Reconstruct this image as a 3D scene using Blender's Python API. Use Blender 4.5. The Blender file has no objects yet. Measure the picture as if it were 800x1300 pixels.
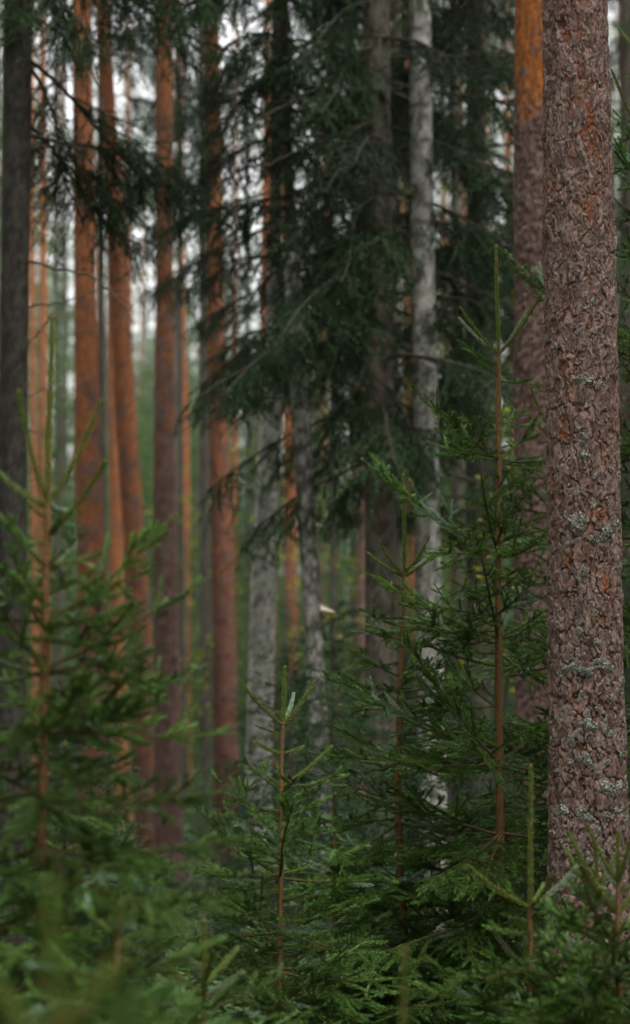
import bpy, math, random
import numpy as np
from mathutils import Vector, Matrix

# ------------------------------------------------------------------ camera, world, sun, exposure
S = bpy.context.scene
COL = S.collection
K = 0.000327                 # tangent per photograph pixel (800 px wide frame)
ZC = 1.55
PITCH = math.atan(230 * K)
FOCUS = 8.2
cam_d = bpy.data.cameras.new('camera')
cam = bpy.data.objects.new('camera', cam_d)
COL.objects.link(cam)
cam.location = (0, 0, ZC)
cam.rotation_euler = (math.pi / 2 + PITCH, 0, 0)
cam_d.sensor_fit = 'VERTICAL'
cam_d.lens = 85
cam_d.sensor_height = 1300 * K * 85
cam_d.sensor_width = 800 * K * 85
cam_d.clip_start = 0.05
cam_d.clip_end = 2000
cam_d.dof.use_dof = True
cam_d.dof.focus_distance = FOCUS
cam_d.dof.aperture_fstop = 2.5
S.camera = cam

SUN_EL, SUN_AZ = math.radians(66), math.radians(150)
w = bpy.data.worlds.new('World')
S.world = w
w.use_nodes = True
nt = w.node_tree
bg = nt.nodes['Background']
sky = nt.nodes.new('ShaderNodeTexSky')
sky.sky_type = 'NISHITA'
sky.sun_disc = False
sky.sun_elevation = SUN_EL
sky.sun_rotation = SUN_AZ
sky.dust_density = 5.0
sky.air_density = 1.0
sky.ozone_density = 1.0
hs = nt.nodes.new('ShaderNodeHueSaturation')      # closed cloud cover: a nearly colourless sky
hs.inputs['Saturation'].default_value = 0.05
nt.links.new(sky.outputs[0], hs.inputs['Color'])
nt.links.new(hs.outputs[0], bg.inputs[0])
bg.inputs[1].default_value = 0.15
sd = bpy.data.lights.new('sun', 'SUN')
sun = bpy.data.objects.new('sun', sd)
COL.objects.link(sun)
sd.energy = 1.2
sd.angle = math.radians(35)
sd.color = (1.0, 0.96, 0.9)
sdir = Vector((math.sin(SUN_AZ) * math.cos(SUN_EL), math.cos(SUN_AZ) * math.cos(SUN_EL), math.sin(SUN_EL)))
sun.rotation_euler = sdir.to_track_quat('Z', 'Y').to_euler()
S.view_settings.view_transform = 'Standard'
S.view_settings.look = 'None'
S.view_settings.gamma = 1
S.view_settings.exposure = 1.72
S.render.engine = 'CYCLES'
S.cycles.use_denoising = True
S.cycles.max_bounces = 6
S.cycles.diffuse_bounces = 3
S.cycles.glossy_bounces = 2
S.cycles.transmission_bounces = 2
S.cycles.sample_clamp_indirect = 6

RN = np.random.default_rng(7)
random.seed(7)
CAM = Vector((0, 0, ZC))
FWD = Vector((0, math.cos(PITCH), math.sin(PITCH)))
UPV = Vector((0, -math.sin(PITCH), math.cos(PITCH)))


def W(px, py, d):
    """photograph pixel at ground distance d (metres along +Y) -> world point"""
    r = FWD + Vector((1, 0, 0)) * ((px - 400) * K) - UPV * ((py - 650) * K)
    return CAM + r * (d / r.y)


# ------------------------------------------------------------------ noise
def _h(ix, iy, seed):
    n = (ix.astype(np.int64) * 374761393 + iy.astype(np.int64) * 668265263 + seed * 974711) & 0x7fffffff
    n = ((n ^ (n >> 13)) * 1274126177) & 0x7fffffff
    n = ((n ^ (n >> 16)) * 1911520717) & 0x7fffffff
    return ((n ^ (n >> 15)) & 0xffff) / 65535.0


def vnoise(x, y, seed=0, px=None):
    ix, iy = np.floor(x).astype(int), np.floor(y).astype(int)
    fx, fy = x - ix, y - iy
    fx = fx * fx * (3 - 2 * fx)
    fy = fy * fy * (3 - 2 * fy)
    m = (lambda a: a % px) if px else (lambda a: a)
    a, b = _h(m(ix), iy, seed), _h(m(ix + 1), iy, seed)
    c, d = _h(m(ix), iy + 1, seed), _h(m(ix + 1), iy + 1, seed)
    return (a * (1 - fx) + b * fx) * (1 - fy) + (c * (1 - fx) + d * fx) * fy


def fbm(x, y, seed=0, px=None, o=4):
    s, a, t = 0, 1.0, 0
    for i in range(o):
        s = s + a * vnoise(x * 2 ** i, y * 2 ** i, seed + i, px * 2 ** i if px else None)
        t += a
        a *= 0.5
    return s / t


def worley(x, y, seed=0, px=None):
    """jittered cells: F1, F2, cell id value, offset to the nearest seed"""
    ix, iy = np.floor(x).astype(int), np.floor(y).astype(int)
    f1 = np.full(x.shape, 9.0)
    f2 = np.full(x.shape, 9.0)
    idv = np.zeros(x.shape)
    ox = np.zeros(x.shape)
    oy = np.zeros(x.shape)
    for dx in (-1, 0, 1):
        for dy in (-1, 0, 1):
            cx, cy = ix + dx, iy + dy
            kx = cx % px if px else cx
            jx, jy = cx + 0.1 + 0.8 * _h(kx, cy, seed), cy + 0.1 + 0.8 * _h(kx, cy, seed + 5)
            d = np.hypot(x - jx, y - jy)
            n = d < f1
            f2 = np.where(n, f1, np.minimum(f2, d))
            idv = np.where(n, _h(kx, cy, seed + 9), idv)
            ox = np.where(n, x - jx, ox)
            oy = np.where(n, y - jy, oy)
            f1 = np.where(n, d, f1)
    return f1, f2, idv, ox, oy


def ss(a, b, x):
    t = np.clip((x - a) / (b - a), 0, 1)
    return t * t * (3 - 2 * t)


def mixc(c0, c1, t):
    return np.asarray(c0) * (1 - t[..., None]) + np.asarray(c1) * t[..., None]


# ------------------------------------------------------------------ mesh helpers
def make_mesh(name, V, F, mat=None, smooth=True, col=None, attrs=None):
    """F: (n,4) or (n,3) int array"""
    V = np.ascontiguousarray(V, dtype=np.float32)
    F = np.ascontiguousarray(F, dtype=np.int32)
    me = bpy.data.meshes.new(name)
    n = F.shape[1]
    me.vertices.add(len(V))
    me.vertices.foreach_set('co', V.ravel())
    me.loops.add(F.size)
    me.loops.foreach_set('vertex_index', F.ravel())
    me.polygons.add(len(F))
    me.polygons.foreach_set('loop_start', np.arange(0, F.size, n, dtype=np.int32))
    me.polygons.foreach_set('loop_total', np.full(len(F), n, dtype=np.int32))
    me.polygons.foreach_set('use_smooth', np.full(len(F), smooth, dtype=bool))
    if col is not None:
        a = me.attributes.new('Col', 'FLOAT_COLOR', 'POINT')
        c = np.ones((len(V), 4), np.float32)
        c[:, :3] = col
        a.data.foreach_set('color', c.ravel())
    for k, v in (attrs or {}).items():
        a = me.attributes.new(k, 'FLOAT', 'POINT')
        a.data.foreach_set('value', np.ascontiguousarray(v, dtype=np.float32))
    if mat:
        me.materials.append(mat)
    me.update()
    return me


def link(name, me, parent=None, loc=(0, 0, 0), mat4=None, kind=None):
    o = bpy.data.objects.new(name, me)
    COL.objects.link(o)
    if parent is not None:
        o.parent = parent
    if mat4 is not None:
        o.matrix_local = mat4
    else:
        o.location = loc
    if kind:
        o['kind'] = kind
    return o


def thing(name, label, cat, loc, group=None):
    o = bpy.data.objects.new(name, None)
    o.empty_display_size = 0.2
    COL.objects.link(o)
    o.location = loc
    o['label'] = label
    o['category'] = cat
    if group:
        o['group'] = group
    return o


class Geo:
    """collects quads"""
    def __init__(s):
        s.v, s.f, s.a, s.n = [], [], {}, 0

    def add(s, V, F, **at):
        s.v.append(V)
        s.f.append(np.asarray(F) + s.n)
        s.n += len(V)
        for k, x in at.items():
            s.a.setdefault(k, []).append(np.broadcast_to(x, (len(V),)) if np.ndim(x) < 2 else x)

    def mesh(s, name, mat, smooth=True):
        return make_mesh(name, np.concatenate(s.v), np.concatenate(s.f), mat, smooth,
                         attrs={k: np.concatenate(x) for k, x in s.a.items()})


def frames(P):
    T = np.gradient(P, axis=0)
    T /= np.linalg.norm(T, axis=1, keepdims=True) + 1e-9
    ref = np.where(np.abs(T[:, 2:3]) > 0.9, np.array([[1.0, 0, 0]]), np.array([[0, 0, 1.0]]))
    B = np.cross(ref, T)
    B /= np.linalg.norm(B, axis=1, keepdims=True) + 1e-9
    N = np.cross(T, B)
    return T, N, B


def tube(P, R, sides=6):
    """tapered tube along P with radii R, closed tip -> V, F"""
    P = np.asarray(P, float)
    R = np.asarray(R, float)
    T, N, B = frames(P)
    a = np.arange(sides) * 2 * np.pi / sides
    V = P[:, None] + R[:, None, None] * (np.cos(a)[None, :, None] * N[:, None] + np.sin(a)[None, :, None] * B[:, None])
    n = len(P)
    i, j = np.meshgrid(np.arange(n - 1), np.arange(sides), indexing='ij')
    j2 = (j + 1) % sides
    F = np.stack([i * sides + j, i * sides + j2, (i + 1) * sides + j2, (i + 1) * sides + j], -1).reshape(-1, 4)
    return V.reshape(-1, 3), F


def resample(P, n):
    P = np.asarray(P, float)
    s = np.r_[0, np.cumsum(np.linalg.norm(np.diff(P, axis=0), axis=1))]
    t = np.linspace(0, s[-1], n)
    return np.stack([np.interp(t, s, P[:, k]) for k in range(3)], 1)


# ------------------------------------------------------------------ materials
def mat_new(name):
    m = bpy.data.materials.new(name)
    m.use_nodes = True
    n = m.node_tree
    return m, n, n.nodes['Principled BSDF']


def mat_bark(name, scale=60, bump=0.004, rough=0.9, vary=0.35, stretch=0.35, tint=(1, 1, 1)):
    """colour from the mesh's own bark colours, broken up by fine grain, with fine relief"""
    m, n, p = mat_new(name)
    at = n.nodes.new('ShaderNodeAttribute')
    at.attribute_name = 'Col'
    tc = n.nodes.new('ShaderNodeTexCoord')
    mp = n.nodes.new('ShaderNodeMapping')
    mp.inputs['Scale'].default_value = (1, 1, stretch)
    n.links.new(tc.outputs['Object'], mp.inputs[0])
    no = n.nodes.new('ShaderNodeTexNoise')
    no.inputs['Scale'].default_value = scale
    no.inputs['Detail'].default_value = 6
    no.inputs['Roughness'].default_value = 0.65
    n.links.new(mp.outputs[0], no.inputs['Vector'])
    mr = n.nodes.new('ShaderNodeMapRange')
    mr.inputs[1].default_value = 0.3
    mr.inputs[2].default_value = 0.7
    mr.inputs[3].default_value = 1 - vary
    mr.inputs[4].default_value = 1 + vary
    n.links.new(no.outputs[0], mr.inputs[0])
    mx = n.nodes.new('ShaderNodeVectorMath')
    mx.operation = 'SCALE'
    n.links.new(at.outputs['Color'], mx.inputs[0])
    n.links.new(mr.outputs[0], mx.inputs['Scale'])
    n.links.new(mx.outputs[0], p.inputs['Base Color'])
    bp = n.nodes.new('ShaderNodeBump')
    bp.inputs['Distance'].default_value = bump
    bp.inputs['Strength'].default_value = 1.0
    n.links.new(no.outputs[0], bp.inputs['Height'])
    n.links.new(bp.outputs[0], p.inputs['Normal'])
    p.inputs['Roughness'].default_value = rough
    p.inputs['Specular IOR Level'].default_value = 0.2
    return m


def mat_foliage(name, old, new, blue, rough=0.5, spec=0.35, transl=0.0, vary=0.35):
    m, n, p = mat_new(name)
    t = n.nodes.new('ShaderNodeAttribute')
    t.attribute_name = 'tone'
    b = n.nodes.new('ShaderNodeAttribute')
    b.attribute_name = 'blue'
    m1 = n.nodes.new('ShaderNodeMix')
    m1.data_type = 'RGBA'
    m1.inputs[6].default_value = (*old, 1)
    m1.inputs[7].default_value = (*new, 1)
    n.links.new(t.outputs['Fac'], m1.inputs[0])
    m2 = n.nodes.new('ShaderNodeMix')
    m2.data_type = 'RGBA'
    m2.inputs[7].default_value = (*blue, 1)
    n.links.new(b.outputs['Fac'], m2.inputs[0])
    n.links.new(m1.outputs[2], m2.inputs[6])
    oi = n.nodes.new('ShaderNodeObjectInfo')
    mr = n.nodes.new('ShaderNodeMapRange')
    mr.inputs[3].default_value = 1 - vary
    mr.inputs[4].default_value = 1 + vary
    n.links.new(oi.outputs['Random'], mr.inputs[0])
    sc = n.nodes.new('ShaderNodeVectorMath')
    sc.operation = 'SCALE'
    n.links.new(m2.outputs[2], sc.inputs[0])
    n.links.new(mr.outputs[0], sc.inputs['Scale'])
    n.links.new(sc.outputs[0], p.inputs['Base Color'])
    p.inputs['Roughness'].default_value = rough
    p.inputs['Specular IOR Level'].default_value = spec
    if transl:
        tr = n.nodes.new('ShaderNodeBsdfTranslucent')
        n.links.new(sc.outputs[0], tr.inputs[0])
        ms = n.nodes.new('ShaderNodeMixShader')
        ms.inputs[0].default_value = transl
        n.links.new(p.outputs[0], ms.inputs[1])
        n.links.new(tr.outputs[0], ms.inputs[2])
        n.links.new(ms.outputs[0], n.nodes['Material Output'].inputs[0])
    return m


def mat_flat(name, c, c2, scale=40, rough=0.85, bump=0.001):
    m, n, p = mat_new(name)
    tc = n.nodes.new('ShaderNodeTexCoord')
    no = n.nodes.new('ShaderNodeTexNoise')
    no.inputs['Scale'].default_value = scale
    no.inputs['Detail'].default_value = 5
    n.links.new(tc.outputs['Object'], no.inputs['Vector'])
    cr = n.nodes.new('ShaderNodeValToRGB')
    cr.color_ramp.elements[0].position = 0.35
    cr.color_ramp.elements[0].color = (*c, 1)
    cr.color_ramp.elements[1].position = 0.65
    cr.color_ramp.elements[1].color = (*c2, 1)
    n.links.new(no.outputs[0], cr.inputs[0])
    n.links.new(cr.outputs[0], p.inputs['Base Color'])
    bp = n.nodes.new('ShaderNodeBump')
    bp.inputs['Distance'].default_value = bump
    n.links.new(no.outputs[0], bp.inputs['Height'])
    n.links.new(bp.outputs[0], p.inputs['Normal'])
    p.inputs['Roughness'].default_value = rough
    p.inputs['Specular IOR Level'].default_value = 0.2
    return m


M_HERO = mat_bark('scaly_pine_bark', 170, 0.0022, vary=0.4, stretch=0.5)
M_BARK = mat_bark('trunk_bark', 45, 0.008, vary=0.45)
M_BIRCH = mat_bark('birch_bark', 38, 0.005, vary=0.4, stretch=1.8)
M_NEEDLE = mat_foliage('spruce_needles', (0.034, 0.108, 0.017), (0.125, 0.195, 0.024), (0.14, 0.22, 0.145), rough=.45, spec=0.3)
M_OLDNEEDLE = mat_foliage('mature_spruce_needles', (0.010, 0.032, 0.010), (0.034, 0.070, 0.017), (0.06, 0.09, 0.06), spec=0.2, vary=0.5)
M_FAR = mat_foliage('distant_foliage', (0.028, 0.065, 0.022), (0.08, 0.130, 0.042), (0.09, 0.13, 0.09), rough=0.7, spec=0.15, vary=0.45)
M_LEAF = mat_foliage('broad_leaves', (0.10, 0.15, 0.025), (0.30, 0.24, 0.02), (0.2, 0.22, 0.1), transl=0.35, spec=0.2)
M_BOUGH = mat_flat('young_bough_bark', (0.060, 0.036, 0.018), (0.135, 0.078, 0.036), 200, 0.8, 0.0008)
M_TWIG = mat_flat('young_spruce_bark', (0.085, 0.044, 0.019), (0.20, 0.105, 0.042), 160, 0.85, 0.0014)
M_OLDTWIG = mat_flat('grey_twig_bark', (0.035, 0.029, 0.023), (0.085, 0.073, 0.058), 90)
M_BUD = mat_flat('bud_scales', (0.11, 0.075, 0.025), (0.17, 0.10, 0.035), 300)
M_LICHEN = mat_flat('grey_lichen', (0.24, 0.255, 0.21), (0.42, 0.44, 0.38), 260, 0.95, 0.002)
M_FUNGUS = mat_flat('bracket_fungus_flesh', (0.42, 0.36, 0.26), (0.62, 0.56, 0.44), 60)
M_MOSS = mat_flat('forest_moss', (0.022, 0.036, 0.012), (0.06, 0.062, 0.025), 3.0, 0.95, 0.02)


# ------------------------------------------------------------------ spruce shoots and needles
GOLD = 2.399963


def needles(G, P, dens, ln, wd, ang, rng, tone=0.0, blue=0.0, start=0.0, bias=0.35, rad=0.0):
    """needles all round the shoot P; each is one narrow kite"""
    seg = np.linalg.norm(np.diff(P, axis=0), axis=1)
    s = np.r_[0, np.cumsum(seg)]
    L = s[-1]
    n = int(L * (1 - start) * dens)
    if n < 2:
        return
    t = np.sort(rng.uniform(start * L, L * 1.0, n))
    pos = np.stack([np.interp(t, s, P[:, k]) for k in range(3)], 1)
    T, N, B = frames(P)
    Ti = np.stack([np.interp(t, s, T[:, k]) for k in range(3)], 1)
    Ni = np.stack([np.interp(t, s, N[:, k]) for k in range(3)], 1)
    Bi = np.stack([np.interp(t, s, B[:, k]) for k in range(3)], 1)
    ph = np.arange(n) * GOLD + rng.uniform(-.3, .3, n)
    r = np.cos(ph)[:, None] * Ni + np.sin(ph)[:, None] * Bi
    pos = pos + r * rad
    a = (ang * rng.uniform(.75, 1.25, n) * (1 - .45 * (t / L) ** 3))[:, None]
    d = Ti * np.cos(a) + r * np.sin(a)
    d[:, 2] += bias * np.sin(a[:, 0]) * rng.uniform(.3, 1, n)
    d /= np.linalg.norm(d, axis=1, keepdims=True)
    l = (ln * rng.uniform(.75, 1.2, n) * (1 - .25 * (t / L) ** 4))[:, None]
    rv = rng.normal(size=(n, 3))
    wv = np.cross(d, rv)
    wv /= np.linalg.norm(wv, axis=1, keepdims=True) + 1e-9
    wv *= wd * .5
    mid = pos + d * l * .5
    V = np.stack([pos, mid + wv, pos + d * l, mid - wv], 1).reshape(-1, 3)
    F = np.arange(4 * n).reshape(-1, 4)
    tn = np.clip(tone + rng.normal(0, .12, n), 0, 1)
    G.add(V, F, tone=np.repeat(tn, 4), blue=np.repeat(np.full(n, blue), 4))


def curve(p0, dirv, L, n, bend_up=0.0, rng=None, wob=0.03):
    """a shoot: starts at p0 along dirv; bends up (or down) along its length"""
    d = np.array(dirv, float)
    d /= np.linalg.norm(d)
    P = [np.array(p0, float)]
    st = L / (n - 1)
    for i in range(n - 1):
        d = d + np.array([0, 0, bend_up / (n - 1)]) + rng.normal(0, wob, 3)
        d /= np.linalg.norm(d)
        P.append(P[-1] + d * st)
    return np.array(P)


def at(P, f):
    x = f * (len(P) - 1)
    i = min(int(x), len(P) - 2)
    t = x - i
    d = P[i + 1] - P[i]
    return P[i] * (1 - t) + P[i + 1] * t, d / np.linalg.norm(d)


def shoot(wood, ndl, P, r0, q, rng, tone, blue, start=0.0, r1=None, sides=5):
    R = np.linspace(r0, r1 or max(.0007, r0 * .35), len(P))
    R[-1] *= .3
    V, F = tube(P, R, sides)
    wood.add(V, F)
    needles(ndl, P, q['dens'], q['len'], q['wid'], q['ang'], rng, tone, blue, start)


def lateral_dir(d, side, ang, down, rng, sp=.06):
    """direction leaving an axis d to one side in the branch's own plane"""
    b = np.cross([0, 0, 1.0], d)
    nb = np.linalg.norm(b)
    b = b / nb if nb > .05 else np.array([0, 1.0, 0])
    v = d * math.cos(ang) + b * side * math.sin(ang)
    v[2] -= down
    v += rng.normal(0, sp, 3)
    return v / np.linalg.norm(v)


def build_branch(L, rng, q, droop, single=False):
    """a spruce bough along +X, chord about L: yearly nodes with paired side shoots, each with its own side shoots"""
    wood, ndl = Geo(), Geo()
    rise = -0.10 - .15 * droop
    main = curve((0, 0, 0), (1, 0, rise), L, max(6, int(L * 24)), 2.0 * (.10 + .15 * droop), rng, .025)
    off = main[-1] / np.linalg.norm(main[-1])
    yr = q['year']
    ny = max(1, int(round(L / yr)))
    shoot(wood, ndl, main, .0022 + .0052 * L, q, rng, .28, 0, 0 if ny < 3 else .07, .0011, 6)
    if single:
        return wood, ndl
    pts = []
    for k in range(1, ny):
        pts += [(k / ny + rng.normal(0, .01), 1, True), (k / ny + rng.normal(0, .01), -1, True)]
    nsm = int(L / q['gap'])
    for k in range(nsm):
        pts.append((rng.uniform(.10 if ny > 2 else .3, .96), rng.choice([-1, 1]), False))
    for f, sd, big in pts:
        if not .04 < f < .985:
            continue
        p, d = at(main, f)
        rem = L * (1 - f)
        l = (rem * rng.uniform(.45, .65) + .03) if big else (rem * rng.uniform(.16, .34) + rng.uniform(.03, .06))
        l = min(l, .55 * L, q['maxlat'])
        dn = droop * (.25 + .5 * rng.random()) + (.0 if big else rng.uniform(-.45, .35))
        bl = .8 if rng.random() < .07 else 0
        P = curve(p, lateral_dir(d, sd, rng.uniform(.65, 1.0), dn, rng, .1 if big else .28), l, max(4, int(l * 26)), .14 - .42 * droop, rng, .018)
        shoot(wood, ndl, P, .0012 + .003 * l, q, rng, .10 + .35 * rng.random(), bl, .02)
        n2 = int(l / (yr * .44))
        for k in range(n2):
            for s2 in (-1, 1):
                if rng.random() < .3:
                    continue
                f2 = (k + 1) / (n2 + 1) + rng.normal(0, .03)
                if not .08 < f2 < .95:
                    continue
                p2, d2 = at(P, f2)
                l2 = min(l * (1 - f2) * rng.uniform(.4, .75) + .015, .22)
                P2 = curve(p2, lateral_dir(d2, s2, rng.uniform(.6, .95), droop * .5 * rng.random(), rng, .18), l2,
                           max(4, int(l2 * 26)), .10 - .5 * droop, rng, .015)
                shoot(wood, ndl, P2, .0011, q, rng, .15 + .45 * rng.random(), bl, 0, sides=4)
    # chord onto +X
    a = math.atan2(off[2], off[0])
    c, s = math.cos(a), math.sin(a)
    Rm = np.array([[c, 0, s], [0, 1, 0], [-s, 0, c]])
    for g in (wood, ndl):
        g.v = [v @ Rm.T for v in g.v]
    return wood, ndl


QY = dict(dens=2500, len=.0125, wid=.00145, ang=.70, year=.15, gap=.050, maxlat=.36)
LIB = {}
SIZES = [.09, .12, .16, .21, .27, .35, .45, .58, .74, .92]
NVAR = 3


def lib_branch(i, var, droopy):
    key = (i, var, droopy)
    if key not in LIB:
        rng = np.random.default_rng(1000 + i * 31 + var * 7 + droopy)
        L = SIZES[i]
        wd_, nd_ = build_branch(L, rng, QY, [.05, .55][droopy] * min(1, L / .5), single=(L < .10))
        LIB[key] = (wd_.mesh('branch', M_BOUGH), nd_.mesh('needles', M_NEEDLE, False))
    return LIB[key]


def orient(p, d, roll=0.0, scale=1.0):
    X = Vector(d).normalized()
    Z = Vector((0, 0, 1))
    Y = Z.cross(X)
    Y = Y.normalized() if Y.length > 1e-3 else Vector((0, 1, 0))
    Z = X.cross(Y)
    m = Matrix((X, Y, Z)).transposed().to_4x4()
    return Matrix.Translation(p) @ m @ Matrix.Rotation(roll, 4, 'X') @ Matrix.Scale(scale, 4)


def put_branch(tree, base, p, d, L, droopy=0):
    i = int(np.argmin([abs(math.log(L / s)) for s in SIZES]))
    w_, n_ = lib_branch(i, random.randrange(NVAR), droopy)
    m4 = orient(Vector(p) - base, d, random.uniform(-.55, .55), L / SIZES[i])
    b = link('branch', w_, tree, mat4=m4)
    link('needles', n_, b, kind='stuff')
    return b


def single_shoot(tree, base, p, d, L, rng, r=.0032, tone=.6, blue=0):
    """a bare year's shoot: straight, bristling with forward needles"""
    wood, ndl = Geo(), Geo()
    P = curve((0, 0, 0), (1, 0, -.10), L, 10, .28, rng, .01)
    R = np.linspace(r, r * .7, 10)
    V, F = tube(P, R, 7)
    wood.add(V, F)
    needles(ndl, P, 2600, .0115, .0019, .66, rng, tone, blue, .03, .15, r * .8)
    m4 = orient(Vector(p) - base, d)
    b = link('branch', wood.mesh('branch', M_TWIG), tree, mat4=m4)
    link('needles', ndl.mesh('needles', M_NEEDLE, False), b, kind='stuff')
    add_bud(b, P[-1], P[-1] - P[-2], r * .85)


def add_bud(parent, p, d, r):
    d = np.asarray(d) / np.linalg.norm(d)
    P = np.array([p + d * x * r for x in (-.6, .3, 1.2, 2.2, 3.0)])
    V, F = tube(P, np.array([.7, 1.15, 1.2, .8, .15]) * r, 7)
    link('bud', make_mesh('bud', V, F, M_BUD), parent)


def stem_at(path, z):
    zs = path[:, 2]
    o = np.argsort(zs)
    return Vector([float(np.interp(z, zs[o], path[o, k])) for k in range(3)])


def young_spruce(label, d, stem, whorls, explicit=(), seed=0, wid=(5, 12), group='young spruces in front of the tall trunks',
                 lead_tone=.6, inter=5, maxlen=.9, bare_top=True, cutz=None):
    """stem: pixels from leader tip downward; whorls: (py, n, length in metres, elevation); explicit: (py, tip px, tip py, nearer(-)/farther(+), droopy)"""
    rng = np.random.default_rng(seed + 50)
    random.seed(seed)
    pts = [np.array(W(x, y, d)) for x, y in stem]
    a, b = pts[-2], pts[-1]
    if b[2] > 0:
        t = (b[2] + .06) / max(1e-6, a[2] - b[2])
        pts.append(b + (b - a) * min(t, 40))
    path = np.array(pts)
    base = Vector(stem_at(path, 0.0))
    tree = thing('young_spruce', label, 'spruce', base, group)
    ztop = path[0, 2]
    zw = W(0, whorls[0][0], d).z
    lo = path[-1, 2]
    n = max(12, int((ztop - lo) * 30))
    P = resample(path, n)
    # sub-millimetre wobble so the stem is not a ruler line
    P[:, 0] += (fbm(np.linspace(0, 9, n), np.full(n, seed * 3.3), 3) - .5) * .010
    f = (ztop - P[:, 2]) / (ztop - lo)
    w0, w1 = wid[0] * K * d * .5, wid[1] * K * d * .5
    R = w0 + (w1 - w0) * f
    # the leader is this year's shoot: thinner than the wood below the first whorl
    R *= 1 - .45 * ss(zw - .03, zw + .02, P[:, 2])
    R[0] *= .6
    V, F = tube(P - np.array(base), R, 10)
    link('stem', make_mesh('stem', V, F, M_TWIG), tree)
    # leader needles above the first whorl
    G = Geo()
    m = P[:, 2] > zw - .02
    LP = P[m][::-1] - np.array(base)
    if len(LP) > 2:
        needles(G, LP, 2600, .0120, .0021, .48, rng, lead_tone, 0, 0, 0, w0 * .55)
    # thin needles on the next internode
    z2 = W(0, whorls[1][0], d).z if len(whorls) > 1 else zw - .2
    m = (P[:, 2] < zw) & (P[:, 2] > z2)
    LP = P[m][::-1] - np.array(base)
    if len(LP) > 3:
        needles(G, LP, 320, .012, .002, .5, rng, .25, 0, 0, 0, w0)
    if G.v:
        link('leader_needles', G.mesh('leader_needles', M_NEEDLE, False), tree, kind='stuff')
    add_bud(tree, P[0] - np.array(base), P[0] - P[1], w0 * .62)
    for (py, tx, ty, dy, kind) in explicit:
        z = W(0, py, d).z
        p = stem_at(path, z)
        q = W(tx, ty, d + dy)
        v = q - p
        if kind == 's':
            single_shoot(tree, base, p, v, v.length, rng, tone=rng.uniform(.35, .7), blue=0)
        elif kind == 'b':
            single_shoot(tree, base, p, v, v.length, rng, tone=.4, blue=.75)
        else:
            put_branch(tree, base, p, v, v.length, kind)
    prev = None
    for wi, (py, nb, Lw, el) in enumerate(whorls):
        z = W(0, py, d).z
        if z < .05:
            break
        off = rng.uniform(0, 6.28)
        for k in range(nb):
            az = off + k * 6.283 / max(nb, 1) + rng.normal(0, .25)
            e = el + rng.normal(0, .12)
            L = min(Lw * rng.uniform(.75, 1.15), maxlen)
            v = Vector((math.cos(az) * math.cos(e), math.sin(az) * math.cos(e), math.sin(e)))
            zz = z + rng.normal(0, .012)
            pp = stem_at(path, zz)
            if el > .6:
                single_shoot(tree, base, pp, v, L, rng, tone=rng.uniform(.3, .7), blue=.7 if rng.random() < .25 else 0)
            else:
                put_branch(tree, base, pp, v, L, 1 if wi > 4 and rng.random() < .7 else 0)
        # internodal boughs down to the next whorl
        if wi + 1 < len(whorls):
            zn = W(0, whorls[wi + 1][0], d).z
            for k in range(inter if wi else max(2, inter // 2)):
                zz = zn + (z - zn) * rng.uniform(.12, .9)
                if zz < .05:
                    continue
                az = rng.uniform(0, 6.28)
                e = whorls[wi + 1][3] * .5 + rng.normal(.05, .28)
                L = max(.08, whorls[wi + 1][2] * rng.uniform(.22, .62))
                v = Vector((math.cos(az) * math.cos(e), math.sin(az) * math.cos(e), math.sin(e)))
                put_branch(tree, base, stem_at(path, zz), v, L, 1 if wi > 4 else 0)
    return tree


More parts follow.
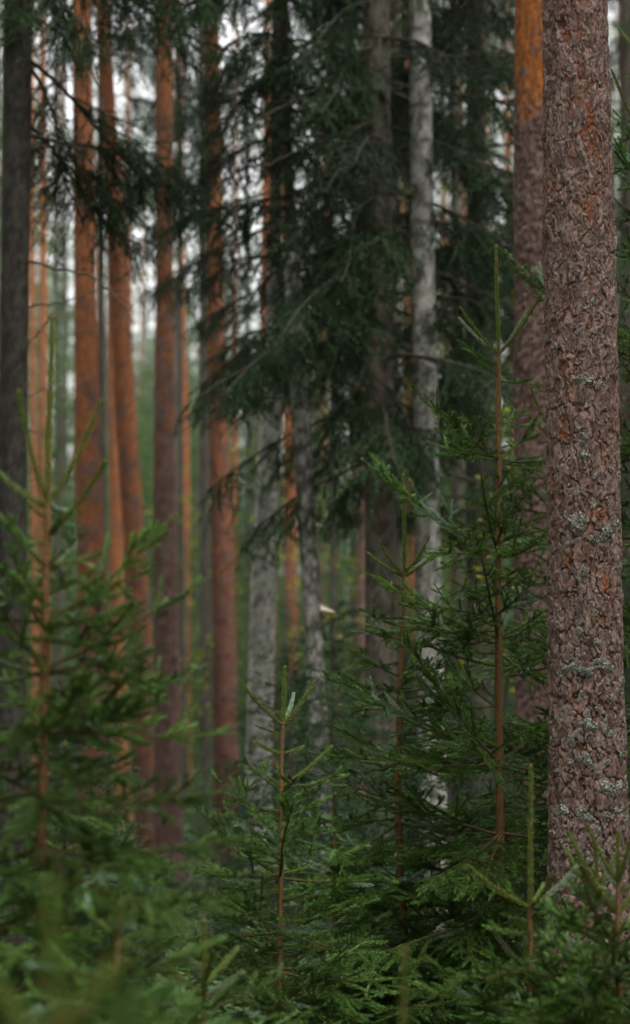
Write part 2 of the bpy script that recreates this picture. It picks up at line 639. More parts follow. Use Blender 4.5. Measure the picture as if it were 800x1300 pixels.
# ------------------------------------------------------------------ trunks
def trunk_mesh(ctrl, d, H, kind, seed, sides=36, dz=.035, rough=1.0, orange=None, dark=0.0, fine=6.5, pink=False):
    """ctrl: (px, py, width px) top to bottom. Returns the mesh relative to its base, the base point and the axis path."""
    pts = np.array([[*W(x, y, d), w_ * K * d * .5] for x, y, w_ in ctrl])
    a, b = pts[-2], pts[-1]
    s = (b - a) / max(1e-4, (a[2] - b[2]))
    s[3] = min(max(s[3], .002), .012)
    foot = b + s * (b[2] + .25)
    foot[3] = max(foot[3], b[3])
    a, b = pts[1], pts[0]
    top_h = H
    s2 = (pts[0] - pts[-1]) / (pts[0, 2] - pts[-1, 2])
    top = pts[0] + s2 * (top_h - pts[0, 2])
    r_top = max(.02, pts[0, 3] * (.35 if H > 6 else .95))     # a short one is a snapped-off stub
    pts = np.vstack([[*top[:3], r_top], pts, foot])
    zs = pts[::-1, 2]
    fine = min(fine, top_h)
    z = np.r_[np.arange(-.25, fine, dz), np.arange(fine, top_h, max(.15, dz))]
    ax = np.stack([np.interp(z, zs, pts[::-1, k]) for k in range(4)], 1)
    # smooth the broken axis
    for _ in range(10):
        ax[1:-1] = (ax[:-2] + 2 * ax[1:-1] + ax[2:]) / 4
    r = ax[:, 3].copy()
    # root flare
    r *= 1 + .45 * np.exp(-np.clip(z, 0, None) / .16)
    th = np.arange(sides) / sides
    TH, Z = np.meshgrid(th, z)
    R = np.repeat(r[:, None], sides, 1)
    wav = 8
    n1 = fbm(TH * wav, Z * 9 + seed * 17, seed, wav, 4)
    n2 = fbm(TH * 16, Z * 26 + seed * 5, seed + 40, 16, 3)
    if kind == 'pine':
        m = 12 if sides < 60 else 20
        n3 = fbm(TH * 40, Z * 44, seed + 77, 40, 3)
        f1, f2, idv, ox, oy = worley(TH * m + 2.6 * n2 + (2.2 * n3 if sides >= 60 else 0), Z * m * .9 + 3 * n1 + (2.5 * n3 if sides >= 60 else 0), seed, m)
        pl = ss(.03, .25, f2 - f1)
        low = ss(-.1, 1.1, (orange[0] - Z) / orange[1] + (n1 - .5) * 2.6 + (idv - .5) * .7)      # thick plated bark below, papery orange above
        R = R * (1 + rough * (.02 + .05 * low) * (pl - .6 + .7 * (idv - .5) + .8 * (n3 - .5)) + .03 * (n1 - .5))
        oc = mixc((.30, .100, .018) if sides >= 60 else (.235, .086, .031), (.22, .075, .022) if sides >= 60 else (.165, .066, .033), ss(.38, .66, n3))
        oc = mixc(oc, (.095, .052, .036), ss(.52, .75, .5 * n1 + .5 * idv) * .7)
        gc = mixc((.105, .063, .052), (.145, .096, .082), ss(.3, .7, .5 * idv + .5 * n3))
        if pink:
            gc = mixc((.145, .064, .044), (.115, .068, .054), ss(.35, .7, .5 * idv + .5 * n1))
        gc = mixc(gc, (.11, .048, .030), (1 - pl) * (.25 if sides >= 60 else .5))
        C = mixc(oc, gc, low)
    elif kind == 'birch':
        R = R * (1 + .06 * rough * (n2 - .5) + .06 * (n1 - .5))
        b1 = fbm(TH * 8, Z * 24 + seed, seed + 9, 8, 4)
        b2 = fbm(TH * 12, Z * 42 + seed, seed + 19, 12, 3)
        C = mixc((.37, .355, .325), (.185, .177, .157), ss(.35, .65, .5 * n2 + .5 * b2))
        C = mixc(C, (.065, .060, .052), ss(.52 - dark, .64 - dark, b1 + (b2 - .5) * .7) * .9)
        C = mixc(C, (.12, .125, .095), ss(.55, .75, n1) * .5) * (1.45 if dark < -.1 else 1.0)
    else:   # spruce
        f1, f2, idv, ox, oy = worley(TH * 14 + .5 * n2, Z * 26, seed, 14)
        R = R * (1 + .06 * rough * (ss(.0, .35, f2 - f1) - .5 + .5 * (idv - .5)) + .04 * (n1 - .5))
        C = mixc((.052, .044, .034), (.105, .090, .073), ss(.3, .7, .5 * n2 + .5 * idv))
        C = mixc(C, (.085, .092, .066), ss(.55, .72, n1) * .7) * (1 - dark)
    ang = TH * 2 * np.pi
    V = np.stack([ax[:, 0:1] + R * np.cos(ang), ax[:, 1:2] + R * np.sin(ang), Z], -1)
    nz = len(z)
    i, j = np.meshgrid(np.arange(nz - 1), np.arange(sides), indexing='ij')
    j2 = (j + 1) % sides
    F = np.stack([i * sides + j, i * sides + j2, (i + 1) * sides + j2, (i + 1) * sides + j], -1).reshape(-1, 4)
    i0 = int(np.argmin(np.abs(z)))
    base = Vector((ax[i0, 0], ax[i0, 1], 0))
    V = V.reshape(-1, 3) - np.array(base)
    me = make_mesh('trunk', V, F, M_BIRCH if kind == 'birch' else M_BARK, True, col=C.reshape(-1, 3))
    return me, base, np.c_[ax[:, :2], z, r]


# ------------------------------------------------------------------ crowns (foliage far or high up)
def crown_mesh(kind, seed, H, R0, z0, n_b, dens, ln, wid, mat, droop=.3):
    """boughs round a stem from height z0 to H, each carrying needle blades on side twigs"""
    rng = np.random.default_rng(seed)
    G = Geo()
    for k in range(n_b):
        f = (k + rng.random()) / n_b
        if kind == 'spruce':
            z = z0 + (H - z0) * f ** 1.0
            L = R0 * (1 - f) ** .8 * rng.uniform(.7, 1.15) + .12
            el = -.25 + .75 * f
        else:
            z = z0 + (H - z0) * f ** .8
            L = R0 * math.sin(math.pi * min(.97, .25 + .72 * f)) * rng.uniform(.5, 1.1) + .2
            el = .15 + .5 * f
        az = rng.uniform(0, 6.283)
        d = np.array([math.cos(az) * math.cos(el), math.sin(az) * math.cos(el), math.sin(el)])
        P = curve((0, 0, z), d, L, 9, .15 - droop if kind == 'spruce' else .3, rng, .07)
        needles(G, P, dens, ln, wid, .9, rng, .2, 0, .12 if kind == 'spruce' else .45, 0)
        nl = int(L / (.16 if kind == 'spruce' else .2)) + 2
        for m in range(nl):
            fl = rng.uniform(.12 if kind == 'spruce' else .45, .97)
            p, dd = at(P, fl)
            l = min(.75, L * (1 - fl) * .6 + .16) * rng.uniform(.6, 1.2)
            P2 = curve(p, lateral_dir(dd, rng.choice([-1, 1]), rng.uniform(.4, 1.2), (droop * rng.uniform(.3, 1.6)) if kind == 'spruce' else rng.uniform(-.7, .1), rng),
                       l, 5, -.2 * droop if kind == 'spruce' else .3, rng, .08)
            needles(G, P2, dens, ln, wid, .9, rng, .1 + .6 * rng.random(), 0, 0, 0)
    return G.mesh('crown', mat, False)


def old_branch(L, rng):
    """a long drooping bough of a grown spruce with hanging twigs"""
    wood, ndl = Geo(), Geo()
    q = dict(dens=360, len=.019, wid=.0046, ang=.75)
    main = curve((0, 0, 0), (1, 0, .10), L, 22, -.55, rng, .04)
    main[:, 2] += .10 * L * (np.linspace(0, 1, 22) ** 4)
    V, F = tube(main, np.linspace(.004 + .006 * L, .0025, 22), 6)
    wood.add(V, F)
    needles(ndl, main, q['dens'], q['len'], q['wid'], q['ang'], rng, .2, 0, .45)
    n = int(L / .045)
    for k in range(n):
        f = rng.uniform(.18, .98)
        p, d = at(main, f)
        l = min(.55, .14 + .5 * L * (1 - f) * rng.uniform(.4, 1.0) * min(1, f * 2.5))
        P = curve(p, lateral_dir(d, rng.choice([-1, 1]), rng.uniform(.5, 1.2), rng.uniform(.05, .95), rng), l, 8, -.35, rng, .08)
        V, F = tube(P, np.linspace(.0028, .0012, 8), 4)
        wood.add(V, F)
        needles(ndl, P, q['dens'], q['len'], q['wid'], q['ang'], rng, .1 + .3 * rng.random(), 0, 0)
        for m in range(int(l / .075)):
            p2, d2 = at(P, rng.uniform(.1, .95))
            l2 = rng.uniform(.06, .24)
            P2 = curve(p2, lateral_dir(d2, rng.choice([-1, 1]), rng.uniform(.5, 1.1), rng.uniform(-.1, .7), rng), l2, 5, -.3, rng, .08)
            needles(ndl, P2, q['dens'], q['len'], q['wid'], q['ang'], rng, .1 + .5 * rng.random(), 0, 0)
    return wood.mesh('branch', M_OLDTWIG), ndl.mesh('needles', M_OLDNEEDLE, False)


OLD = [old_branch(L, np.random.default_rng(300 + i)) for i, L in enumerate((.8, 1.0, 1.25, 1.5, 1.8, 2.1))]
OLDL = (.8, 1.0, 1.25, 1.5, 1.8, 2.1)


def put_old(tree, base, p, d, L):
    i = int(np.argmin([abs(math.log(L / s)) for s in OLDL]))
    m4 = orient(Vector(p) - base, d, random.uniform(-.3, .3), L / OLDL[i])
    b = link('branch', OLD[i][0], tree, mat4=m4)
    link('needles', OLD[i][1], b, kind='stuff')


def dead_branch(tree, base, pix, d, dy, r, rng, twigs=4):
    """a bare broken bough through photograph pixels, its far end dy nearer or farther"""
    n = len(pix)
    P = np.array([W(x, y, d + dy * i / (n - 1)) for i, (x, y) in enumerate(pix)])
    P = resample(P, 14)
    P[1:] += rng.normal(0, .006, (13, 3))
    G = Geo()
    V, F = tube(P, np.linspace(r, r * .35, 14), 6)
    G.add(V - np.array(base), F)
    for k in range(twigs):
        p, t = at(P, rng.uniform(.25, .95))
        dv = t + rng.normal(0, .55, 3)
        Q = curve(p, dv, rng.uniform(.06, .22), 6, -.3, rng, .12)
        V, F = tube(Q, np.linspace(r * .4, r * .15, 6), 4)
        G.add(V - np.array(base), F)
    link('dead_branch', G.mesh('dead_branch', M_OLDTWIG), tree)


def tree(name, label, cat, ctrl, d, H, kind, seed, group=None, crown=None, orange=(9, 1), sides=36, dz=.035, dark=0.0):
    me, base, ax = trunk_mesh(ctrl, d, H, kind, seed, sides, dz, orange=orange, dark=dark, pink=label.find('orange pine trunk') >= 0)
    t = thing(name, label, cat, base, group)
    link('trunk', me, t)
    if crown:
        top = Vector(ax[-1, :3]) - base
        zc = crown[1]
        i = int(np.argmin(np.abs(ax[:, 2] - zc)))
        link('crown', crown[0], t, loc=Vector((ax[i, 0], ax[i, 1], zc)) - base)
    return t, base, ax


# ------------------------------------------------------------------ ground
def build_ground():
    n = 96
    u = np.linspace(-1, 1, n)
    X, Y = np.meshgrid(np.sign(u) * np.abs(u) ** 2.2 * 260, np.sign(u) * np.abs(u) ** 2.2 * 260 + 12)
    Z = (fbm(X * .35 + 40, Y * .35 + 40, 5, None, 4) - .55) * .22
    Z = np.where(np.hypot(X, Y) > 90, -.02, Z)
    V = np.stack([X, Y, Z], -1).reshape(-1, 3)
    i, j = np.meshgrid(np.arange(n - 1), np.arange(n - 1), indexing='ij')
    F = np.stack([i * n + j, i * n + j + 1, (i + 1) * n + j + 1, (i + 1) * n + j], -1).reshape(-1, 4)
    link('ground', make_mesh('ground', V, F, M_MOSS), kind='structure')


build_ground()


def build_undergrowth():
    """bilberry and moss cover: many small leaves on low stems"""
    rng = np.random.default_rng(11)
    n = 42000
    d = 4.5 + 34 * rng.random(n) ** 1.5
    x = rng.uniform(-1, 1, n) * (.17 * d + .5)
    clump = fbm(x * 1.3 + 50, d * 1.3, 3, None, 3)
    h = .30 * ss(.35, .65, clump) * rng.random(n) ** .6 + .01
    ctr = np.stack([x, d, h], 1)
    s = (.010 + .0011 * d)[:, None]
    a = rng.normal(size=(n, 3))
    a[:, 2] *= .5
    a /= np.linalg.norm(a, axis=1, keepdims=True)
    b = np.cross(a, rng.normal(size=(n, 3)))
    b /= np.linalg.norm(b, axis=1, keepdims=True)
    V = np.stack([ctr - a * s, ctr + b * s * .5, ctr + a * s, ctr - b * s * .5], 1).reshape(-1, 3)
    me = make_mesh('undergrowth', V, np.arange(4 * n).reshape(-1, 4), M_FAR, False,
                   attrs=dict(tone=np.repeat(rng.random(n) * .7, 4), blue=np.zeros(4 * n)))
    link('undergrowth', me, kind='stuff')


build_undergrowth()

# ------------------------------------------------------------------ shared crowns
PINE_CROWN = [crown_mesh('pine', 20 + i, 5.2, 2.0, 0, 36, 62, .10, .012, M_FAR) for i in range(3)]
FAR_SPRUCE = [crown_mesh('spruce', 40 + i, 11, 1.9, .5, 120, 46, .075, .015, M_FAR, .45) for i in range(4)]
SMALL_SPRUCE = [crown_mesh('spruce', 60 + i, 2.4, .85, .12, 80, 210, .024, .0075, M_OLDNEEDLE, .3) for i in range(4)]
SPRUCE_TOP = [crown_mesh('spruce', 80 + i, 7, 1.7, 0, 90, 60, .07, .012, M_FAR, .4) for i in range(2)]


def gap(px):
    for lim, ph in ((36, 'at the left edge behind the dark spruce trunk'), (90, 'between the dark left trunk and the broad orange pine'),
                    (190, 'behind the broad orange pine and the leaning pine'), (265, 'between the purple brown pine and the pinkish pine'),
                    (330, 'between the pinkish pine and the pale birch'), (400, 'between the pale birch and the leaning birch'),
                    (470, 'just left of the grey middle spruce trunk'), (545, 'between the grey middle spruce and the tall birch'),
                    (660, 'between the tall birch and the orange topped pine'), (9999, 'behind the scaly pine at the right')):
        if px < lim:
            return ph


def zpy(py, d):
    return W(0, py, d).z


# ------------------------------------------------------------------ the big pine in focus
def hero_pine():
    d, seed = 8.3, 3
    ctrl = [(729, -40, 82), (730, 0, 83), (734, 250, 89), (739, 510, 92), (743, 760, 93), (746.5, 1010, 97), (748, 1180, 101), (750, 1300, 106)]
    pts = np.array([[*W(x, y, d), w_ * K * d * .5] for x, y, w_ in ctrl])
    up = (pts[0] - pts[3]) / (pts[0, 2] - pts[3, 2])
    top = pts[0] + up * (15 - pts[0, 2])
    top[3] = .05
    foot = pts[-1] + (pts[-1] - pts[-2]) / (pts[-2, 2] - pts[-1, 2]) * (pts[-1, 2] + .25)
    pts = np.vstack([top, pts, foot])[::-1]
    z = np.r_[np.arange(-.25, .25, .02), np.arange(.25, 4.1, .0033), np.arange(4.1, 15, .05)]
    ax = np.stack([np.interp(z, pts[:, 2], pts[:, k]) for k in range(4)], 1)
    r0 = ax[:, 3] * (1 + .3 * np.exp(-np.clip(z, 0, None) / .2))
    sides = 290            # closer together on the half that faces the photograph
    th = np.sort(np.r_[(.75 + np.linspace(-.27, .27, 256)) % 1.0, (.25 + np.linspace(-.222, .222, 34)) % 1.0])
    TH, Z = np.meshgrid(th, z)
    n1 = fbm(TH * 6, Z * 6, 1, 6, 4)
    wx = fbm(TH * 30, Z * 28, 2, 30, 4) - .5
    wz = fbm(TH * 30, Z * 28, 12, 30, 4) - .5
    low = ss(4.2, 1.0, Z)

    def terr(h, n, sharp):
        q = h * n
        f = q - np.floor(q)
        return np.floor(q) / n + ss(0, sharp, f) / n, np.floor(q), f

    # papery layers: stepped like contour lines, jagged at the rims
    h1 = fbm(TH * 20 + wx * .8, Z * 10 + wz * .6, 31, 20, 5)
    t1, l1, f1 = terr(h1, 13, .16)
    h2 = fbm(TH * 46 + wx * 1.5, Z * 23 + wz * 1.2, 61, 44, 4)
    t2, l2, f2 = terr(h2, 9, .22)
    # furrows between the plates, drawn out up the trunk
    a1, a2, aid, aox, aoy = worley(TH * 21 + wx * 1.6, Z * 9.5 + wz * 1.2, 33, 21)
    ea = ss(.0, .17, a2 - a1)
    b1, b2, bid, box, boy = worley(TH * 56 + wx * 3.2, Z * 31 + wz * 2.6, 37, 52)
    eb = ss(.0, .16, b2 - b1)
    cid = fbm(TH * 90, Z * 90, 47, 90, 3)
    hgt = (t1 - .5) * .0135 + (t2 - .5) * .013
    hgt += (ea - 1) * (.0030 + .0068 * low) + (aid - .5) * .003 * ea
    hgt += (eb - 1) * .0012 + (bid - .5) * .0030 * eb + (boy * .5 + box * (bid - .5)) * .0022 * eb
    hgt += (cid - .5) * .0022
    rim = (ss(.16, .30, f1) * ss(.62, .34, f1))
    # old knot high on the trunk
    zk = zpy(42, d)
    thk = (-math.pi / 2 - .55) / (2 * math.pi) % 1.0
    circ = 2 * np.pi * r0[:, None]
    dk = np.hypot((TH - thk) * circ / .017, (Z - zk) / .030)
    hgt += -.014 * np.exp(-dk ** 2) + .010 * np.exp(-(dk - 1.5) ** 2 * 3) * cid
    R = r0[:, None] + hgt
    ang = TH * 2 * np.pi
    V = np.stack([ax[:, 0:1] + R * np.cos(ang), ax[:, 1:2] + R * np.sin(ang), Z], -1)
    # colours of the bark itself: grey weathered scale faces, red-brown inner bark, orange where a scale has just dropped
    C = mixc((.100, .072, .061), (.215, .163, .143), ss(.3, .7, .5 * bid + .5 * cid))
    C = mixc(C, (.098, .056, .041), np.clip((1 - ea) * .7 + ss(.45, .34, h1) * .5, 0, .8))
    fresh = ss(.55, .68, fbm(TH * 9, Z * 6, 71, 9, 4)) * ss(.50, .40, h2)
    C = mixc(C, (.205, .072, .026), fresh * .85)
    C = mixc(C, (.28, .235, .205), rim * ss(.5, .7, cid + .3 * (bid - .5)) * .7)
    gl = ss(.50, .68, fbm(TH * 30, Z * 26, 91, 30, 4)) * ss(.62, .5, fbm(TH * 5, Z * 4, 95, 5, 2)) * (.15 + .6 * low)
    C = mixc(C, (.21, .205, .18), gl * .55)
    C = mixc(C, (.055, .036, .028), np.exp(-dk ** 2 * 1.3) * .85)
    C = C * np.array((1.0, .88, .84))
    nz = len(z)
    i, j = np.meshgrid(np.arange(nz - 1), np.arange(sides), indexing='ij')
    j2 = (j + 1) % sides
    F = np.stack([i * sides + j, i * sides + j2, (i + 1) * sides + j2, (i + 1) * sides + j], -1).reshape(-1, 4)
    base = Vector([float(np.interp(0, z, ax[:, 0])), float(np.interp(0, z, ax[:, 1])), 0])
    t = thing('pine_tree', 'thick pine trunk in sharp focus with scaly grey brown bark and lichen tufts', 'pine', base)
    link('trunk', make_mesh('trunk', V.reshape(-1, 3) - np.array(base), F, M_HERO, True, col=C.reshape(-1, 3)), t)
    link('crown', PINE_CROWN[0], t, loc=Vector((float(ax[-1, 0]), float(ax[-1, 1]), 11.0)) - base)

    rng = np.random.default_rng(5)

    def place(thv, zv, lift):
        ii = int(np.clip(np.searchsorted(z, zv), 1, nz - 2))
        jj = int(np.argmin(np.abs(th - thv)))
        a_ = thv * 2 * np.pi
        nrm = np.array([math.cos(a_), math.sin(a_), 0])
        p = np.array([ax[ii, 0], ax[ii, 1], zv]) + nrm * (R[ii, jj] + lift)
        return p - np.array(base), nrm

    def flake(rng):
        m = 8
        a_ = np.arange(m) * 2 * np.pi / m + rng.uniform(-.25, .25, m)
        rr = rng.uniform(.62, 1.1, m)
        x, y = np.cos(a_) * rr * .5, np.sin(a_) * rr * .72
        # local x around the trunk, y up, z outwards; curls out at its free lower edge
        def srf(x, y):
            return .09 * (y - .2) ** 2 * (1 if True else 0) - .10 * x ** 2 + .05 * rng.normal()
        top = np.c_[x, y, [srf(a, b) for a, b in zip(x, y)]]
        inn = top * [.55, .55, 1] + [0, 0, .03]
        bot = top - [0, 0, .16]
        V_ = np.vstack([[[0, 0, .05]], inn, top, bot])
        f = []
        for q in range(m):
            q2 = (q + 1) % m
            f += [(0, 1 + q, 1 + q2), (1 + q, 1 + m + q, 1 + m + q2), (1 + q, 1 + m + q2, 1 + q2),
                  (1 + m + q, 1 + 2 * m + q, 1 + 2 * m + q2), (1 + m + q, 1 + 2 * m + q2, 1 + m + q2)]
        return V_, np.array(f)

    kinds = []
    for q in range(14):
        V_, f = flake(rng)
        c = np.array((.145, .106, .093)) * rng.uniform(.75, 1.25) + rng.uniform(0, .03) * np.array((.7, 1, 1))
        if q in (3, 9):
            c = np.array((.16, .075, .042))
        if q in (5, 11):
            c = np.array((.22, .19, .17))
        C_ = np.repeat(c[None], len(V_), 0)
        C_[-8:] *= (1.05, .75, .6)
        kinds.append((V_, f, C_, make_mesh('bark_flake', V_, f, M_HERO, False, col=C_)))

    def flake_mat(p, nrm, sx, sy):
        Zx = Vector(nrm)
        Yx = Vector((0, 0, 1))
        Xx = Yx.cross(Zx).normalized()
        m = Matrix((Xx, Yx, Zx)).transposed().to_4x4()
        tilt = Matrix.Rotation(rng.normal(.10, .14), 4, 'X') @ Matrix.Rotation(rng.normal(0, .22), 4, 'Y') @ Matrix.Rotation(rng.normal(0, .35), 4, 'Z')
        return Matrix.Translation(p) @ m @ tilt @ Matrix.Diagonal((sx, sy, .009, 1))

    big = []
    allv, allf, allc, nn = [], [], [], 0
    for q in range(1500):
        zv = rng.uniform(.45, 4.05)
        thv = (.75 + rng.uniform(-.245, .245)) % 1.0
        s = rng.lognormal(math.log(.0105), .36)
        p, nrm = place(thv, zv, rng.uniform(.0, .0012))
        m4 = flake_mat(p, nrm, s, s * rng.uniform(.9, 1.9))
        big.append((s, m4, int(rng.integers(14))))
    big.sort(key=lambda e: -e[0])
    for q, (s, m4, kk) in enumerate(big):
        if q < 290:
            link('bark_flake', kinds[kk][3], t, mat4=m4)
        else:
            V_, f, C_, _ = kinds[kk]
            M_ = np.array(m4)
            allv.append(V_ @ M_[:3, :3].T + M_[:3, 3])
            allf.append(f + nn)
            allc.append(C_)
            nn += len(V_)
    link('bark_scales', make_mesh('bark_scales', np.concatenate(allv), np.concatenate(allf), M_HERO, False, col=np.concatenate(allc)), t, kind='stuff')

    # lichen tufts: rosettes of little upturned lobes
    def lichen(rng, n):
        vs, fs, k = [], [], 0
        for q in range(n):
            a_ = rng.uniform(0, 6.283)
            rad = rng.random() ** .6
            c = np.array([math.cos(a_) * rad, math.sin(a_) * rad, .05 + .35 * (1 - rad) * rng.random()])
            s = rng.uniform(.10, .24)
            nrm = np.array([math.cos(a_) * rad * .9, math.sin(a_) * rad * .9, 1]) + rng.normal(0, .55, 3)
            nrm /= np.linalg.norm(nrm)
            u_ = np.cross(nrm, rng.normal(size=3))
            u_ /= np.linalg.norm(u_)
            v_ = np.cross(nrm, u_)
            ring = [c + s * (math.cos(e) * u_ + math.sin(e) * v_) * rng.uniform(.6, 1.2) + nrm * s * rng.uniform(.0, .5) for e in np.arange(6) * 1.0472]
            vs += [c] + ring
            fs += [(k, k + 1 + e, k + 1 + (e + 1) % 6) for e in range(6)]
            k += 7
        return make_mesh('lichen_tuft', np.array(vs), np.array(fs), M_LICHEN, True)

    LT = [lichen(rng, nn_) for nn_ in (60, 75, 90, 60, 80)]
    spots = [(746, 484, 8), (741, 554, 7), (738, 562, 5), (742, 580, 5), (768, 577, 3), (757, 604, 4), (731, 627, 4), (753, 644, 4),
             (728, 664, 8), (738, 660, 8), (735, 670, 6), (753, 685, 6), (770, 676, 8), (767, 683, 6), (784, 664, 7), (741, 727, 6), (731, 726, 4),
             (784, 712, 4), (718, 652, 3), (703, 660, 3), (720, 849, 5), (727, 847, 6), (733, 850, 5), (742, 853, 7), (748, 852, 5), (712, 858, 4),
             (763, 840, 5), (770, 846, 6), (778, 850, 6), (788, 865, 7), (790, 872, 5), (778, 803, 7), (757, 815, 4), (749, 920, 8), (743, 918, 4),
             (770, 925, 5), (775, 932, 4), (736, 940, 6), (727, 946, 4), (724, 968, 5), (732, 962, 6), (740, 960, 6), (748, 966, 6), (753, 972, 4),
             (788, 960, 6), (792, 955, 5), (768, 968, 4), (770, 1000, 8), (778, 1005, 7), (786, 998, 6), (745, 1038, 6), (736, 1030, 5), (715, 1030, 8),
             (708, 1026, 6), (702, 1060, 7), (710, 1062, 6), (728, 1045, 5), (760, 1050, 6), (786, 1028, 8), (792, 1040, 6), (770, 1035, 5),
             (748, 1085, 6), (718, 1080, 4), (735, 1090, 4), (705, 1170, 6), (712, 1185, 6), (718, 1150, 4), (703, 1195, 6), (776, 885, 4), (735, 800, 4),
             (706, 355, 3), (720, 700, 3), (700, 830, 4), (765, 760, 4), (756, 780, 4), (738, 880, 4), (758, 900, 4)]
    for (px, py, s) in list(spots):
        for q in range(int(rng.integers(1, 5))):
            spots.append((px + rng.normal(0, s * 1.1), py + rng.normal(0, s * 1.1), s * rng.uniform(.25, .6)))
    for q in range(170):
        py = 1230 - 1150 * rng.random() ** 2.2
        spots.append((rng.uniform(-.93, .93) * 45 + np.interp(py, [0, 1180], [731, 748]), py, rng.uniform(1.6, 3.2)))
    for (px, py, s) in spots:
        zv = zpy(py, d - .1)
        ii = int(np.clip(np.searchsorted(z, zv), 1, nz - 2))
        cx = W(px, py, d - .1).x
        rr = r0[ii]
        q = np.clip((cx - ax[ii, 0]) / rr, -.985, .985)
        a_ = -math.pi / 2 + math.asin(q)
        p, nrm = place((a_ / (2 * math.pi)) % 1.0, zv, .0005)
        Zx = Vector(nrm)
        Xx = Vector((0, 0, 1)).cross(Zx).normalized()
        m = Matrix((Xx, Vector((0, 0, 1)), Zx)).transposed().to_4x4()
        sc = s * K * d * 1.05
        m4 = Matrix.Translation(p) @ m @ Matrix.Rotation(rng.uniform(0, 6.28), 4, 'Z') @ Matrix.Diagonal((sc * rng.uniform(.8, 1.3), sc * rng.uniform(.7, 1.1), sc, 1))
        link('lichen_tuft', LT[int(rng.integers(5))], t, mat4=m4)


hero_pine()

# ------------------------------------------------------------------ trunks that can be told apart
PG = 'tall pines standing behind the young spruces'


def pine(label, ctrl, d, seed, opy, ow, H=15, crown=1, sides=28, group=PG, dz=.035):
    return tree('pine_tree', label, 'pine', ctrl, d, H, 'pine', seed, group, (PINE_CROWN[crown], H - 4.6) if crown is not None else None,
                orange=(zpy(opy, d), ow), sides=sides, dz=dz)


t, base, ax = pine('pine trunk behind the sharp one, bright orange bark patch near the top', [(684, -40, 64), (685, 0, 64), (687, 300, 68), (689, 600, 70), (692, 900, 74), (694, 1150, 78)],
                   11.4, 21, 100, .20, 16, 1, 96, dz=.012)
pine('broad straight orange pine trunk just right of the dark left spruce', [(104, 0, 25), (105, 100, 26), (108, 350, 29), (112, 600, 34), (117, 740, 37), (121, 1000, 42)], 20, 22, 520, 2.4, 16, 2)
pine('leaning orange pine trunk that slants down to the right', [(129, 0, 18), (135, 100, 20), (145, 250, 24), (153, 400, 26), (161, 550, 27), (172, 700, 28), (181, 850, 29), (188, 1050, 31), (192, 1200, 34)], 21, 23, 500, 2.4, 16, 0)
pine('straight pine trunk with purple brown bark below and orange above, left of centre', [(209, -20, 20), (209, 100, 21), (209, 350, 23), (209, 600, 28), (211, 800, 32), (214, 1050, 35)], 20, 24, 330, 1.6, 16, 1)
pine('slender pinkish orange pine trunk behind hanging spruce boughs, left of the pale birch', [(268, 0, 19), (270, 100, 21), (273, 350, 24), (278, 550, 25), (283, 750, 28), (287, 950, 32), (289, 1080, 34)], 22, 25, 430, 2.0, 16, 2)
pine('narrow orange pine trunk close against the leaning pine', [(141, 300, 11), (143, 450, 13), (147, 600, 17), (150, 850, 19), (155, 990, 20)], 27, 26, 1100, 2, 17, 0, 20)
pine('bright orange thin pine trunk beside the dark spruce trunk on the left edge', [(40, 0, 7), (41, 350, 8), (43, 600, 9), (45, 900, 11)], 33, 27, 1200, 2, 19, 1, 16)
pine('tan orange thin pine trunk second from the dark spruce trunk on the left edge', [(54, 0, 9), (55, 300, 10), (56, 560, 12), (57, 900, 13)], 34, 28, 1200, 2, 19, 2, 16)
pine('thin orange pine trunk in the gap between the purple brown pine and the pinkish pine', [(232, 300, 5), (233, 400, 7), (235, 540, 11), (236, 700, 13), (236, 870, 14)], 34, 29, 1200, 2, 16, None, 16)
pine('very thin orange pine stem just left of the pale birch, lower half', [(298, 380, 6), (299, 500, 7), (298, 720, 8)], 40, 30, 1300, 2, 16, None, 12)
pine('orange pine trunk half hidden by spruce foliage above the pale birch', [(340, -20, 8), (337, 280, 11), (335, 400, 11), (333, 620, 9)], 36, 31, 1300, 2, 18, 1, 14)
pine('short visible piece of orange brown pine behind the leaning birch top', [(362, 200, 15), (365, 330, 16), (368, 600, 17)], 28, 32, 700, 2, 16, 0, 18)
pine('faint pinkish pine trunk left of the grey spruce trunk in the middle', [(464, 380, 10), (464, 450, 11), (464, 600, 15), (462, 740, 17)], 30, 33, 480, 1.5, 16, None, 16)
pine('sliver of orange pine trunk showing left of the tall pale birch', [(522, 400, 10), (524, 600, 11), (526, 760, 12)], 32, 34, 1100, 1.5, 16, None, 14)
pine('sliver of orange pine stem along the right side of the pale birch', [(346, 600, 7), (347, 760, 8), (349, 900, 9)], 36, 35, 1300, 2, 16, None, 12)
pine('thin dull pine stem far behind in the gap left of the straight purple brown pine', [(163, 200, 7), (164, 400, 8), (168, 700, 9)], 38, 36, 400, 2, 17, 1, 12)

